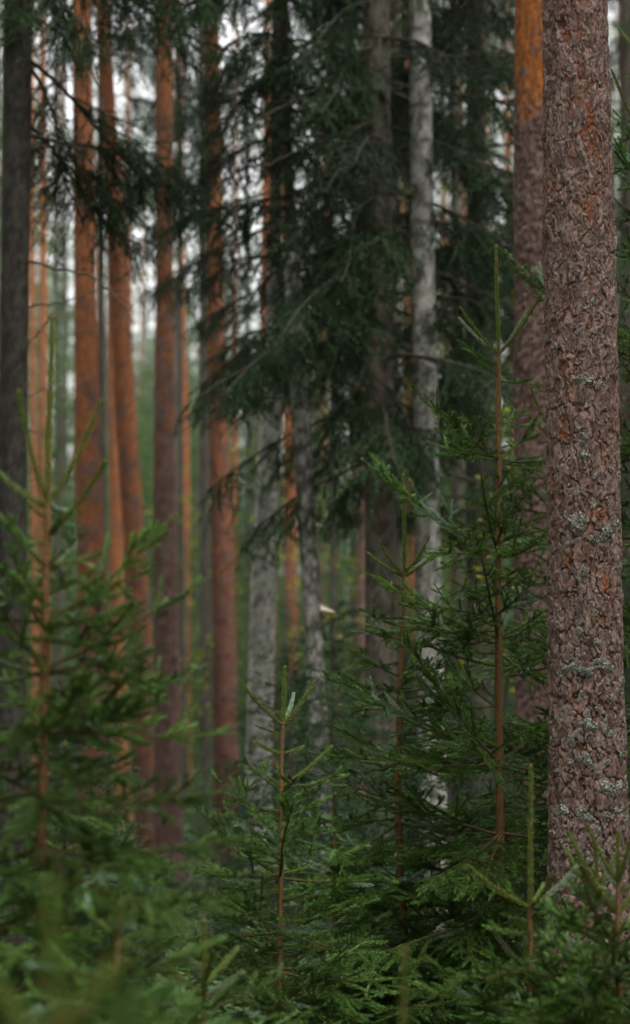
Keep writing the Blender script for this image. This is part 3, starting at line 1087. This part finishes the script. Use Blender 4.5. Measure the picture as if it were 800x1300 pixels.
BG = 'birches in the middle of the wood'
tree('birch_tree', 'tall pale grey birch trunk rising to the top edge right of the grey spruce', 'birch', [(532, -40, 27), (533, 0, 28), (536, 300, 31), (540, 500, 32), (544, 750, 33), (549, 980, 36), (552, 1150, 38)], 14, 13, 'birch', 41, BG, sides=32, dark=.0)
tree('birch_tree', 'pale grey birch trunk left of centre disappearing up into spruce foliage', 'birch', [(352, 330, 24), (350, 420, 26), (346, 500, 28), (340, 620, 29), (335, 720, 31), (332, 850, 33), (328, 1000, 34), (331, 1140, 37)], 16, 4.5, 'birch', 42, BG, sides=32, dark=-.11)
bt, bbase, bax = tree('birch_tree', 'slim leaning birch trunk with dark patches and two pale bracket fungi', 'birch', [(371.5, 345, 22.5), (374, 400, 23), (380, 500, 23), (388, 640, 23), (396, 750, 23), (403, 900, 24), (407, 980, 25), (412, 1170, 27)], 14, 4.15, 'birch', 43, BG, sides=32, dark=.06)


def bracket(px, py, wpx):
    """shelf fungus: half disc, thick at the bark, thin rim, flat pale underside"""
    d = 13.95
    p = W(px, py, d)
    s = wpx * K * d
    n, m = 12, 5
    V = []
    for side in (1, 0):
        for j in range(m):
            r = j / (m - 1)
            for i in range(n):
                a = math.pi * i / (n - 1)
                rr = r * (1 + .10 * math.sin(3 * a))
                x, y = rr * math.sin(a) * s, rr * math.cos(a) * s * .55
                zt = (.36 * (1 - r) ** .7) * s if side else -.10 * s * (1 - r) - .02 * s
                V.append((x, y, zt - .15 * x))
    V = np.array(V)
    F = []
    for j in range(m - 1):
        for i in range(n - 1):
            a = j * n + i
            F.append((a, a + n, a + n + 1, a + 1))
            b = a + m * n
            F.append((b, b + 1, b + n + 1, b + n))
    for i in range(n - 1):
        a = (m - 1) * n + i
        F.append((a, a + m * n, a + m * n + 1, a + 1))
    f = link('bracket_fungus', make_mesh('bracket_fungus', V, np.array(F), M_FUNGUS), loc=p)
    return f


b1 = bracket(407, 775, 21)
b1['label'], b1['category'] = 'cream bracket fungus shelf on the leaning birch, the larger lower one', 'fungus'
b2 = bracket(401, 667, 11)
b2['label'], b2['category'] = 'small pale bracket fungus higher up the leaning birch', 'fungus'

# grown spruces
rs = np.random.default_rng(77)
random.seed(77)


def spruce_boughs(t, base, ax, z0, z1, n, L0, L1, el0=-.05, az=None):
    for k in range(n):
        f = (k + random.random()) / n
        z = z0 + (z1 - z0) * f
        i = int(np.argmin(np.abs(ax[:, 2] - z)))
        a = random.uniform(0, 6.283) if az is None else random.uniform(*az)
        L = (L0 + (L1 - L0) * f) * random.uniform(.7, 1.15)
        e = el0 + random.uniform(-.25, .1)
        v = Vector((math.cos(a) * math.cos(e), math.sin(a) * math.cos(e), math.sin(e)))
        put_old(t, base, Vector(ax[i, :3]), v, L)


def bough_to(t, base, ax, py0, px, py, d, dy):
    z = zpy(py0, d)
    i = int(np.argmin(np.abs(ax[:, 2] - z)))
    v = W(px, py, d + dy) - Vector(ax[i, :3])
    put_old(t, base, Vector(ax[i, :3]), v, v.length)


SG = 'grown spruces with hanging boughs'
d = 14.2
t, base, ax = tree('spruce_tree', 'grey brown spruce trunk in the middle carrying dark drooping boughs', 'spruce', [(478, 0, 33), (480, 200, 35), (481, 500, 37), (484, 800, 40), (487, 1000, 42), (491, 1180, 45)], d, 14, 'spruce', 51, SG,
                   (SPRUCE_TOP[0], 8.0), sides=30, dark=-.6)
spruce_boughs(t, base, ax, 2.75, 8.5, 45, 1.1, 1.7)
for args in ((150, 372, 190, -1.1), (60, 380, 90, -1.0), (250, 395, 300, -1.2), (0, 350, 30, -.9), (330, 400, 400, -1.3), (300, 365, 440, -.9), (200, 330, 260, -.9)):
    bough_to(t, base, ax, *args[:3], d, args[3])
for args in ((300, 330, 330, -.5), (420, 245, 500, -.9), (250, 300, 250, -.3), (380, 300, 470, -1.0), (160, 320, 130, .2), (480, 600, 590, -.6), (430, 410, 560, -.8), (330, 590, 420, .3)):
    bough_to(t, base, ax, *args[:3], d, args[3])
for pix, dy in (([(478, 70), (400, 112), (330, 150), (290, 178)], -.5), ([(478, 150), (400, 185), (320, 215)], -.4), ([(480, 420), (400, 412), (345, 395)], -.3), ([(480, 520), (520, 560), (560, 575)], .2), ([(480, 330), (520, 290), (560, 280)], -.3)):
    dead_branch(t, base, pix, d, dy, .012, rs)

d = 17.5
t, base, ax = tree('spruce_tree', 'dark spruce filling the gap between the tall birch and the orange topped pine', 'spruce', [(604, 0, 24), (606, 500, 28), (608, 1000, 34)], d, 15, 'spruce', 52, SG, (SPRUCE_TOP[1], 9), sides=26)
spruce_boughs(t, base, ax, 2.6, 9.5, 72, 1.3, 1.6)
d = 14.8
t, base, ax = tree('spruce_tree', 'dark slim spruce whose boughs hang over the top of the leaning birch', 'spruce', [(360, -20, 12), (368, 270, 14), (374, 400, 15), (380, 500, 16), (388, 640, 17), (396, 750, 18), (407, 980, 19), (412, 1170, 20)], d, 15, 'spruce', 53, SG, (SPRUCE_TOP[0], 9), sides=26)
spruce_boughs(t, base, ax, 3.35, 8, 42, .9, 1.3)
spruce_boughs(t, base, ax, 3.6, 7, 18, .9, 1.3, -.1, (3.9, 5.5))
d = 23
t, base, ax = tree('spruce_tree', 'shadowy spruce behind the scaly pine at the right edge', 'spruce', [(800, -20, 26), (800, 1000, 34)], d, 15, 'spruce', 54, SG, (SPRUCE_TOP[1], 9), sides=24)
spruce_boughs(t, base, ax, 2.0, 10, 60, 1.8, 1.6)

for lab, ctrl, d, sd_, za, zb, n_ in (
        ('slim spruce hidden behind the broad orange pine, boughs hanging on both sides of it', [(106, 0, 12), (110, 600, 16), (113, 1000, 18)], 21.2, 61, 6.0, 11, 24),
        ('slim spruce hidden behind the straight purple brown pine, boughs hanging on both sides of it', [(209, 0, 12), (210, 600, 15), (212, 1000, 18)], 21.6, 62, 6.2, 11, 24),
        ('slim spruce standing close behind the pale grey birch left of centre', [(352, 0, 14), (346, 600, 16), (332, 1000, 20)], 17.6, 63, 3.9, 9, 40),
        ('slim spruce standing close behind the tall pale birch', [(536, 0, 14), (541, 600, 17), (549, 1000, 20)], 15.6, 64, 3.0, 8.5, 38)):
    t, base, ax = tree('spruce_tree', lab, 'spruce', ctrl, d, 14.5, 'spruce', sd_, SG, (SPRUCE_TOP[sd_ % 2], 8.6), sides=20)
    spruce_boughs(t, base, ax, za, zb, n_, 1.2, 1.5)
d = 13
t, base, ax = tree('spruce_tree', 'dark spruce trunk at the left edge with bare snapped twigs', 'spruce', [(23, -20, 36), (22, 150, 36), (19, 350, 35), (16, 600, 35), (13, 900, 37)], d, 15, 'spruce', 55, SG, (SPRUCE_TOP[0], 9.5), sides=32, dark=.6)
spruce_boughs(t, base, ax, 5.6, 9.5, 26, 1.2, 1.6)
for args in ((-60, 100, 90, .5), (-40, 170, 60, -.3), (-120, 80, 60, -.2), (-160, 230, 30, .2), (60, 130, 225, 1.2), (-100, 300, 20, .6), (140, 180, 320, 1.5), (60, 240, 265, 1.3), (170, 230, 240, 1.4), (-60, 330, 60, 1.3)):
    bough_to(t, base, ax, *args[:3], d, args[3])
for pix, dy, r in (([(36, 18), (78, 42), (108, 75), (122, 105), (136, 150)], -.2, .009), ([(38, 116), (75, 105), (108, 88)], .1, .007), ([(38, 118), (58, 142), (76, 172)], -.15, .008),
                   ([(37, 188), (75, 185), (122, 190)], .2, .008), ([(37, 332), (80, 342), (120, 352), (150, 380), (172, 412)], -.2, .009), ([(37, 390), (90, 381), (140, 362)], .1, .007),
                   ([(36, 438), (60, 408), (70, 396)], .0, .006), ([(35, 505), (55, 496), (75, 482)], .1, .005), ([(36, 265), (70, 258), (120, 262)], .2, .006), ([(60, 130), (85, 160), (100, 215)], .2, .006),
                   ([(36, 545), (80, 560), (130, 548)], .1, .004), ([(36, 610), (80, 600), (130, 640), (150, 645)], .1, .004), ([(36, 320), (56, 290), (70, 250)], .1, .004)):
    dead_branch(t, base, pix, d, dy, r, rs, 5)

# ------------------------------------------------------------------ saplings with yellowing leaves
def sapling(label, px, py_top, d, seed, n=420, spread=.45):
    rng = np.random.default_rng(seed)
    base = W(px, 880, d)
    base.z = 0
    H = zpy(py_top, d)
    t = thing('birch_sapling', label, 'sapling', base, 'thin saplings with yellowing leaves')
    G, Lf = Geo(), Geo()
    P = curve((0, 0, 0), (.05, 0, 1), H, 20, 0, rng, .03)
    V, F = tube(P, np.linspace(.009, .0025, 20), 6)
    G.add(V, F)
    for k in range(26):
        p, dd = at(P, rng.uniform(.45, .98))
        a = rng.uniform(0, 6.28)
        Q = curve(p, (math.cos(a), math.sin(a), .6), rng.uniform(.15, spread), 8, -.2, rng, .1)
        V, F = tube(Q, np.linspace(.003, .001, 8), 4)
        G.add(V, F)
        for m in range(n // 26):
            c, _ = at(Q, rng.uniform(.2, 1))
            c = c + rng.normal(0, .02, 3)
            s = rng.uniform(.016, .028)
            u = rng.normal(size=3)
            u /= np.linalg.norm(u)
            v = np.cross(u, rng.normal(size=3))
            v /= np.linalg.norm(v)
            Vv = np.array([c - u * s, c + v * s * .7, c + u * s * 1.1, c - v * s * .7])
            Lf.add(Vv, np.array([[0, 1, 2, 3]]), tone=np.full(4, rng.random() ** 1.5), blue=np.zeros(4))
    link('stem', G.mesh('stem', M_OLDTWIG), t)
    link('leaves', Lf.mesh('leaves', M_LEAF, False), t, kind='stuff')


sapling('thin sapling with yellowing leaves between the tall birch and the orange topped pine', 612, 300, 12.3, 3)
sapling('low sapling with yellow leaves just behind the tallest young spruce', 615, 440, 12.6, 4, 330, .3)

for i, (px, top, d) in enumerate(((250, 800, 22), (302, 700, 26), (365, 560, 24), (440, 640, 21), (425, 820, 18), (236, 620, 30), (178, 560, 32), (450, 420, 27), (570, 620, 17))):
    sapling('blurred %s leafy sapling ' % ('tall' if top < 630 else 'low') + gap(px), px, top, d, 70 + i, 300, .7)

# ------------------------------------------------------------------ young spruces in focus and in front
young_spruce('tallest young spruce, bare leader rising left of the thick scaly pine', 8.75,
             [(630, 315), (633, 450), (634, 585), (633, 705), (632, 810), (634, 965), (635, 1060), (636, 1200), (637, 1300)],
             [(450, 0, .2, .9), (585, 2, .34, .25), (705, 2, .36, .2), (810, 2, .44, .1), (968, 3, .6, -.05), (1060, 4, .62, -.1), (1150, 4, .7, -.15), (1230, 5, .75, -.15), (1320, 5, .75, -.15)],
             [(450, 583, 393, -.05, 's'), (450, 581, 408, .10, 'b'), (450, 692, 376, .0, 's'), (450, 674, 396, .12, 'b'),
              (583, 517, 487, -.05, 0), (583, 560, 515, -.30, 0), (585, 690, 528, .10, 0), (588, 700, 590, .15, 0), (560, 655, 520, .2, 0), (586, 545, 560, .15, 0),
              (705, 457, 583, .10, 0), (705, 604, 605, -.35, 0), (705, 705, 672, .15, 0), (706, 662, 600, .25, 0), (700, 540, 700, -.3, 0),
              (810, 468, 722, .05, 0), (810, 611, 704, -.45, 0), (810, 705, 765, .10, 0), (810, 660, 745, .3, 'b'), (800, 520, 800, -.3, 0),
              (968, 503, 800, -.25, 0), (965, 415, 852, .10, 0), (966, 720, 900, .15, 0), (965, 600, 935, -.55, 1), (900, 560, 830, .2, 0),
              (1060, 398, 975, -.05, 0), (1058, 530, 1120, -.5, 1), (1060, 760, 1010, .2, 1), (1060, 690, 1090, .2, 1)],
             seed=4, wid=(5, 14), inter=7, maxlen=.8)
young_spruce('middle young spruce with a slim leader, left of the tallest one', 9.0,
             [(513, 605), (513, 660), (513, 732), (509, 850), (505, 1000), (510, 1120), (515, 1200), (517, 1300)],
             [(732, 2, .16, .7), (800, 3, .26, .3), (880, 4, .36, .15), (960, 4, .46, .02), (1040, 4, .52, -.05), (1120, 5, .6, -.1), (1200, 5, .65, -.12), (1290, 5, .65, -.12)],
             [(732, 480, 690, -.05, 's'), (732, 567, 695, .0, 's'), (732, 552, 700, .2, 'b'), (805, 455, 803, -.1, 0), (800, 560, 760, .1, 0), (860, 440, 822, -.1, 0), (870, 580, 830, -.1, 0),
              (900, 430, 895, .1, 0), (960, 410, 915, -.1, 0), (960, 600, 900, .1, 0)],
             seed=6, wid=(5, 11), inter=6, maxlen=.7)
young_spruce('small sharp young spruce with a forked top in front of the pale birch', 7.7,
             [(362, 848), (359, 920), (357, 1000), (356, 1112), (355, 1200), (355, 1275), (356, 1310)],
             [(920, 0, .1, .9), (1003, 2, .15, .5), (1060, 3, .22, .25), (1112, 3, .34, .2), (1180, 5, .42, .05), (1230, 5, .5, -.02), (1280, 5, .55, -.05), (1330, 5, .6, -.08)],
             [(920, 303, 868, -.05, 's'), (920, 403, 868, .03, 's'), (920, 375, 884, .15, 'b'), (957, 322, 944, -.03, 's'), (957, 385, 950, .05, 's'),
              (1003, 308, 965, -.05, 0), (1000, 423, 950, .05, 's'), (1000, 440, 985, .2, 0), (1045, 270, 985, .0, 0), (1040, 420, 1010, .1, 0),
              (1112, 249, 1025, -.05, 0), (1112, 382, 1020, -.45, 0), (1110, 470, 1070, .1, 0), (1180, 275, 1130, -.3, 0), (1180, 240, 1145, .1, 0),
              (1180, 445, 1112, -.1, 0), (1180, 330, 1150, -.5, 0), (1275, 470, 1175, -.15, 0), (1275, 250, 1200, .1, 0)],
             seed=8, wid=(4.5, 10), inter=8, maxlen=.7)
young_spruce('young spruce with a long bare green leader at the foot of the scaly pine', 6.7,
             [(674, 975), (673, 1152), (673, 1230), (672, 1300), (672, 1330)],
             [(1152, 0, .2, .8), (1186, 1, .12, .3), (1232, 3, .26, .2), (1262, 4, .32, .05), (1295, 4, .4, .0), (1345, 5, .5, -.05), (1420, 5, .5, -.05)],
             [(1152, 592, 1104, -.05, 's'), (1152, 736, 1106, .05, 'b'), (1152, 707, 1117, -.12, 's'), (1152, 690, 1130, .2, 's'),
              (1186, 655, 1170, -.15, 's'), (1188, 715, 1184, .1, 's'), (1234, 626, 1187, -.25, 'b'), (1234, 560, 1240, -.1, 0), (1234, 760, 1200, .05, 0), (1235, 612, 1220, .1, 0), (1262, 545, 1262, -.2, 0), (1240, 730, 1235, -.4, 0)],
             seed=9, wid=(6, 9), inter=6, maxlen=.6)
young_spruce('low bushy young spruce in the bottom right corner', 6.4,
             [(785, 1058), (784, 1150), (784, 1220), (785, 1330)],
             [(1120, 0, .15, .8), (1158, 2, .16, .6), (1205, 4, .26, .35), (1250, 5, .34, .2), (1300, 5, .42, .05), (1370, 5, .5, 0)],
             [(1120, 742, 1050, -.05, 's'), (1120, 800, 1070, -.05, 's'), (1130, 755, 1075, .1, 'b'), (1160, 719, 1060, -.05, 's'), (1160, 735, 1110, -.2, 's'), (1205, 740, 1113, -.2, 0), (1205, 699, 1157, -.1, 0),
              (1230, 700, 1215, -.1, 0), (1262, 735, 1220, -.3, 0), (1270, 690, 1265, -.2, 0), (1160, 830, 1100, 0, 's'), (1250, 770, 1180, -.4, 0), (1300, 740, 1250, -.4, 0), (1300, 680, 1290, -.2, 0)],
             seed=10, wid=(6, 11), inter=7, maxlen=.55)
young_spruce('thin leader and twigs of a small spruce in front of the scaly pine foot', 6.9,
             [(757, 1075), (757, 1180), (756, 1300)],
             [(1140, 2, .12, .8), (1190, 4, .2, .4), (1240, 4, .3, .2), (1300, 4, .4, .1)],
             [(1140, 735, 1095, 0, 'b'), (1140, 720, 1080, .1, 's'), (1190, 700, 1130, .05, 0)], seed=12, wid=(5, 8), inter=5, maxlen=.45)
young_spruce('spruce at the right edge whose twigs poke out behind the scaly pine', 9.3,
             [(838, 60), (838, 300), (838, 700), (838, 1100)],
             [(90, 2, .3, .7), (215, 3, .4, .3), (330, 3, .5, .2), (450, 3, .55, .1), (560, 4, .6, .05), (680, 4, .65, 0), (800, 4, .65, -.05), (920, 4, .7, -.1), (1040, 5, .75, -.1), (1150, 5, .8, -.1)],
             [(215, 772, 92, -.1, 's'), (200, 776, 140, -.1, 0), (260, 772, 160, .05, 0), (300, 776, 250, -.1, 0), (480, 612, 300, .1, 0), (420, 768, 330, -.1, 0), (520, 776, 440, -.1, 0), (470, 690, 400, .35, 0),
              (600, 775, 560, -.1, 0), (700, 772, 640, 0, 0), (800, 778, 760, -.1, 0)],
             seed=14, wid=(6, 16), inter=5, maxlen=.8)
right_spruce = [o for o in bpy.data.objects if o.get('label', '').startswith('spruce at the right edge')][0]
_r = np.random.default_rng(31)
for pix in ([(838, 560), (800, 530), (778, 478)], [(838, 580), (795, 560), (776, 515)], [(838, 600), (800, 585), (776, 560)], [(838, 520), (805, 500), (780, 545)]):
    G = Geo()
    P = resample(np.array([W(x, y, 9.2) for x, y in pix]), 10)
    V, F = tube(P, np.linspace(.004, .001, 10), 5)
    G.add(V - np.array(right_spruce.location), F)
    for k in range(9):
        p, tdir = at(P, _r.uniform(.3, 1))
        Q = curve(p, tdir + _r.normal(0, .7, 3), _r.uniform(.05, .16), 6, -.2, _r, .15)
        V, F = tube(Q, np.linspace(.0016, .0006, 6), 4)
        G.add(V - np.array(right_spruce.location), F)
    link('dead_branch', G.mesh('dead_branch', M_BOUGH), right_spruce)
young_spruce('spruce hidden behind the scaly pine, its boughs showing on the left side', 9.6,
             [(708, 470), (708, 700), (708, 1000), (708, 1200)],
             [(560, 3, .2, .7), (650, 4, .34, .3), (740, 4, .45, .15), (830, 5, .55, .0), (920, 5, .62, -.08), (1010, 5, .7, -.1), (1100, 6, .75, -.12), (1190, 6, .8, -.12)],
             [(560, 668, 495, 0, 's'), (650, 640, 590, 0, 0)], seed=15, wid=(5, 12), inter=6, maxlen=.8)
# nearer, out of focus
young_spruce('large blurred young spruce at the left with an upright olive leader', 5.5,
             [(66, 405), (62, 640), (58, 760), (57, 850), (53, 1000), (52, 1100), (51, 1200), (50, 1310)],
             [(640, 0, .2, .9), (715, 2, .16, .4), (780, 3, .24, .3), (850, 4, .32, .1), (930, 5, .38, 0), (1010, 5, .42, -.05), (1083, 5, .46, -.1), (1160, 5, .5, -.1), (1240, 5, .52, -.15), (1320, 5, .55, -.1)],
             [(640, 15, 500, -.05, 's'), (645, -15, 598, .1, 's'), (640, 132, 512, .02, 's'), (640, 80, 655, .2, 'b'), (682, 136, 592, -.1, 's'),
              (720, 0, 660, -.1, 0), (718, 130, 705, .05, 's'), (725, 100, 690, .2, 'b'), (770, 10, 690, -.15, 0), (790, 220, 648, .1, 0), (800, 185, 765, -.1, 0), (800, 10, 720, -.05, 0),
              (850, 268, 730, .1, 0), (850, 255, 868, -.05, 0), (850, -40, 700, -.2, 0), (930, 215, 885, -.1, 0), (920, 265, 840, .2, 0), (930, 110, 850, -.4, 0),
              (1083, 300, 1062, .0, 1), (1083, -90, 1083, 0, 1), (1090, 200, 1150, -.35, 1), (1160, 255, 1135, -.1, 1), (1010, 180, 965, -.2, 0), (1010, -60, 950, -.2, 0)],
             seed=20, wid=(9, 16), inter=10, maxlen=.62)
young_spruce('small blurred young spruce tucked right beside the large left one', 6.2,
             [(82, 945), (81, 1080), (80, 1160), (80, 1300)],
             [(1080, 0, .1, .8), (1130, 3, .2, .3), (1180, 5, .32, .1), (1240, 5, .42, 0), (1310, 5, .5, -.05)],
             [(1080, 8, 1045, 0, 's'), (1080, 148, 1050, -.05, 's'), (1080, 87, 1036, -.15, 'b'), (1150, 165, 1120, 0, 0), (1150, 230, 1095, .1, 0), (1180, 255, 1150, 0, 0)], seed=22, wid=(6, 9), inter=6, maxlen=.5)
young_spruce('strongly blurred olive spruce leader near the camera at the lower left', 2.1,
             [(70, 1128), (68, 1300), (66, 1450)],
             [(1345, 0, .1, .7), (1460, 3, .16, .2), (1540, 4, .2, .1)],
             [(1310, 150, 1230, 0, 's'), (1330, -20, 1240, 0, 's'), (1440, 190, 1270, .1, 0)], seed=24, wid=(14, 18), inter=4, maxlen=.45, lead_tone=.3)
young_spruce('blurred thin spruce leader poking up at the bottom edge, centre', 3.9,
             [(513, 1212), (513, 1300), (513, 1420)],
             [(1400, 4, .12, .6), (1480, 5, .25, .1), (1560, 5, .3, .0)],
             [], lead_tone=.3, seed=25, wid=(9, 12), inter=4, maxlen=.45)
young_spruce('small blurred spruce in the bottom left between the big left one and the forked one', 5.9,
             [(260, 1172), (260, 1260), (260, 1350)],
             [(1255, 3, .14, .7), (1290, 4, .24, .3), (1340, 5, .36, .1), (1400, 5, .45, 0)],
             [(1265, 308, 1235, 0, 'b'), (1265, 205, 1225, 0, 's'), (1300, 350, 1290, .1, 0), (1300, 180, 1240, -.1, 0)], seed=26, wid=(6, 8), inter=6, maxlen=.5)
young_spruce('bushy blurred spruce filling the bottom left corner', 4.9,
             [(150, 1150), (150, 1240), (150, 1330)],
             [(1195, 3, .14, .6), (1240, 4, .22, .2), (1290, 5, .28, .1), (1350, 6, .34, 0), (1430, 6, .4, 0)], [], seed=27, wid=(6, 10), inter=7, maxlen=.4)
young_spruce('low dense spruce under the middle young one at the bottom edge', 8.9,
             [(580, 1010), (580, 1120), (580, 1250)],
             [(1060, 3, .2, .6), (1110, 5, .36, .15), (1160, 5, .46, .0), (1210, 6, .55, -.05), (1270, 6, .6, -.1), (1340, 6, .6, -.1)], [], seed=28, wid=(5, 9), inter=6, maxlen=.65)
young_spruce('low dense spruce behind the forked small one at the bottom edge', 9.2,
             [(425, 1010), (425, 1120), (425, 1250)],
             [(1060, 3, .2, .6), (1110, 5, .34, .15), (1160, 5, .44, .0), (1210, 6, .55, -.05), (1270, 6, .6, -.1), (1340, 6, .6, -.1)], [], seed=29, wid=(5, 9), inter=6, maxlen=.6)

# ------------------------------------------------------------------ saplings and young spruces between the trunks, out of focus
random.seed(99)
SMALL_STEM = None


def small_spruce(px, d, h, i):
    global SMALL_STEM
    if SMALL_STEM is None:
        V, F = tube(np.array([(0, 0, -.08), (.01, 0, 1.0), (0, .01, 2.0), (0, 0, 2.38)]), np.array([.02, .013, .006, .002]), 6)
        SMALL_STEM = make_mesh('stem', V, F, M_OLDTWIG)
    b = W(px, 880, d)
    b.z = 0
    t = thing('young_spruce', 'out of focus young spruce ' + gap(px), 'spruce', b, 'out of focus young spruces ' + gap(px))
    t.rotation_euler.z = random.uniform(0, 6.28)
    s = h / 2.4
    t.scale = (s * random.uniform(.9, 1.25), s * random.uniform(.9, 1.25), s)
    link('stem', SMALL_STEM, t)
    link('crown', SMALL_SPRUCE[i % 4], t, kind='stuff')


for i in range(46):
    d = 11 + 17 * (i / 46) + random.uniform(-.5, .5)
    px = random.uniform(-60, 860)
    top = random.uniform(870, 1060) if px < 330 else random.uniform(720, 1000)
    small_spruce(px, d, max(.7, zpy(top, d)), i)

# ------------------------------------------------------------------ the wood behind
def far_spruce(px, d, h, i):
    b = W(px, 880, d)
    b.z = 0
    t = thing('spruce_tree', 'hazy distant spruce ' + gap(px), 'spruce', b, 'distant spruces ' + gap(px))
    s = h / 11
    t.scale = (max(s, .55), max(s, .55), s)
    t.rotation_euler.z = random.uniform(0, 6.28)
    link('trunk', FAR_STEM['spruce'], t)
    link('crown', FAR_SPRUCE[i % 4], t, kind='stuff')


def far_pine(px, d, h, i, thin=1.0):
    b = W(px, 880, d)
    b.z = 0
    t = thing('pine_tree', 'thin distant pine stem ' + gap(px), 'pine', b, 'distant pines ' + gap(px))
    t.rotation_euler = (random.uniform(-.015, .015), random.uniform(-.02, .02), random.uniform(0, 6.28))
    s = h / 16
    t.scale = (s, s, s)
    link('trunk', FAR_STEM['pine%d' % (i % 3)], t).scale = (thin, thin, 1)
    link('crown', PINE_CROWN[i % 3], t, loc=(0, 0, 11.2), kind='stuff')


FAR_STEM = {}
FAR_STEM['spruce'] = trunk_mesh([(400, 100, 20), (400, 1000, 30)], 20, 10.6, 'spruce', 5, 10, .3)[0]
for i in range(3):
    FAR_STEM['pine%d' % i] = trunk_mesh([(400, 100, 22 + 4 * i), (400, 1000, 30 + 6 * i)], 20, 16, 'pine', 8 + i, 12, .15, orange=(3 + i, 3))[0]

for i in range(64):
    d = 27 + 48 * (i / 64)
    px = random.uniform(-80, 880)
    if 100 < px < 340:
        top = random.uniform(340, 580)
        if d < 40:
            top += 130
    elif px <= 100:
        top = random.uniform(150, 500)
    else:
        top = random.uniform(-60, 420)
    far_spruce(px, d, max(2.0, zpy(top, d)), i)
for i in range(34):
    d = 36 + 44 * (i / 34)
    px = random.uniform(-60, 860)
    far_pine(px, d if px > 340 else d + 25, random.uniform(15, 19), i, 1 if px > 340 else .7)

for i, (px, d, wpx) in enumerate(((226, 30, 6), (255, 27, 7), (312, 33, 6), (127, 25, 8), (70, 40, 7), (80, 44, 7), (420, 30, 8), (446, 34, 7), (500, 24, 10), (575, 26, 9), (198, 44, 6), (262, 46, 5))):
    tree('spruce_tree', 'thin grey spruce pole ' + gap(px), 'spruce', [(px, -20, wpx), (px + 3, 600, wpx * 1.2), (px + 5, 1000, wpx * 1.4)], d, 15, 'spruce', 90 + i,
         'grey poles ' + gap(px), (SPRUCE_TOP[i % 2], 9.5 + i % 3) if px > 340 else None, sides=10, dz=.1, dark=.4)
for i in range(6):
    far_pine(random.uniform(50, 340), random.uniform(62, 90), random.uniform(17, 23), i, .6)
for i, px in enumerate((-40, -22, -8, 4, 14, -60)):
    far_spruce(px, 37 + 3 * i, 15, i)
for i in range(22):
    d = random.uniform(44, 80)
    far_spruce(random.uniform(110, 330), d, zpy(random.uniform(370, 520), d), i)
for i in range(14):
    d = random.uniform(48, 80)
    far_spruce(random.uniform(130, 300), d, zpy(random.uniform(320, 420), d), i)


def surrounding_wood():
    """unseen forest trees added round the camera and beside the view to block skylight"""
    rng = np.random.default_rng(123)
    g = Geo()
    kinds = [crown_mesh('spruce', 200, 15, 2.7, 1.2, 70, 5, .28, .15, M_FAR, .4), crown_mesh('pine', 201, 6, 2.6, 0, 36, 8, .30, .12, M_FAR)]
    arrs = []
    for me in kinds:
        v = np.empty(len(me.vertices) * 3, np.float32)
        me.vertices.foreach_get('co', v)
        arrs.append(v.reshape(-1, 3))
    spots = []
    while len(spots) < 128:
        a, r = rng.uniform(0, 6.283), rng.uniform(1.5, 22)
        x, y = r * math.cos(a), 6 + r * math.sin(a)
        k = 0 if rng.random() < .5 else 1
        if abs(x) < .15 * max(y, 0) + (3.3 if k == 0 else .9) and y > (-5 if k == 0 else -2.5):
            continue
        if any(math.hypot(x - p[0], y - p[1]) < 1.5 for p in spots):
            continue
        spots.append((x, y, k))
    for x, y, k in spots:
        v = arrs[0 if k == 0 else 1]
        a = rng.uniform(0, 6.283)
        c, s_ = math.cos(a), math.sin(a)
        s = rng.uniform(.85, 1.15)
        z0 = 0 if k == 0 else rng.uniform(9.5, 12)
        q = np.stack([(v[:, 0] * c - v[:, 1] * s_) * s + x, (v[:, 0] * s_ + v[:, 1] * c) * s + y, v[:, 2] * s + z0], 1)
        g.add(q, np.arange(len(q)).reshape(-1, 4), tone=np.full(len(q), .2), blue=np.zeros(len(q)))
        P = np.array([(x, y, -.2), (x, y, z0 + 3 if k else 13)])
        V, F = tube(P, [.14, .06], 8)
        g.add(V, F, tone=np.full(len(V), .2), blue=np.zeros(len(V)))
    link('surrounding_wood', g.mesh('surrounding_wood', M_FAR, False), kind='stuff')  # out-of-view trees, added to dim the light on the scene
    print('surround tris', g.n // 2)


surrounding_wood()
print('TRIS', sum(len(m.polygons) * 2 for m in bpy.data.meshes), 'stored;', sorted([(len(m.polygons), m.name) for m in bpy.data.meshes])[-14:])
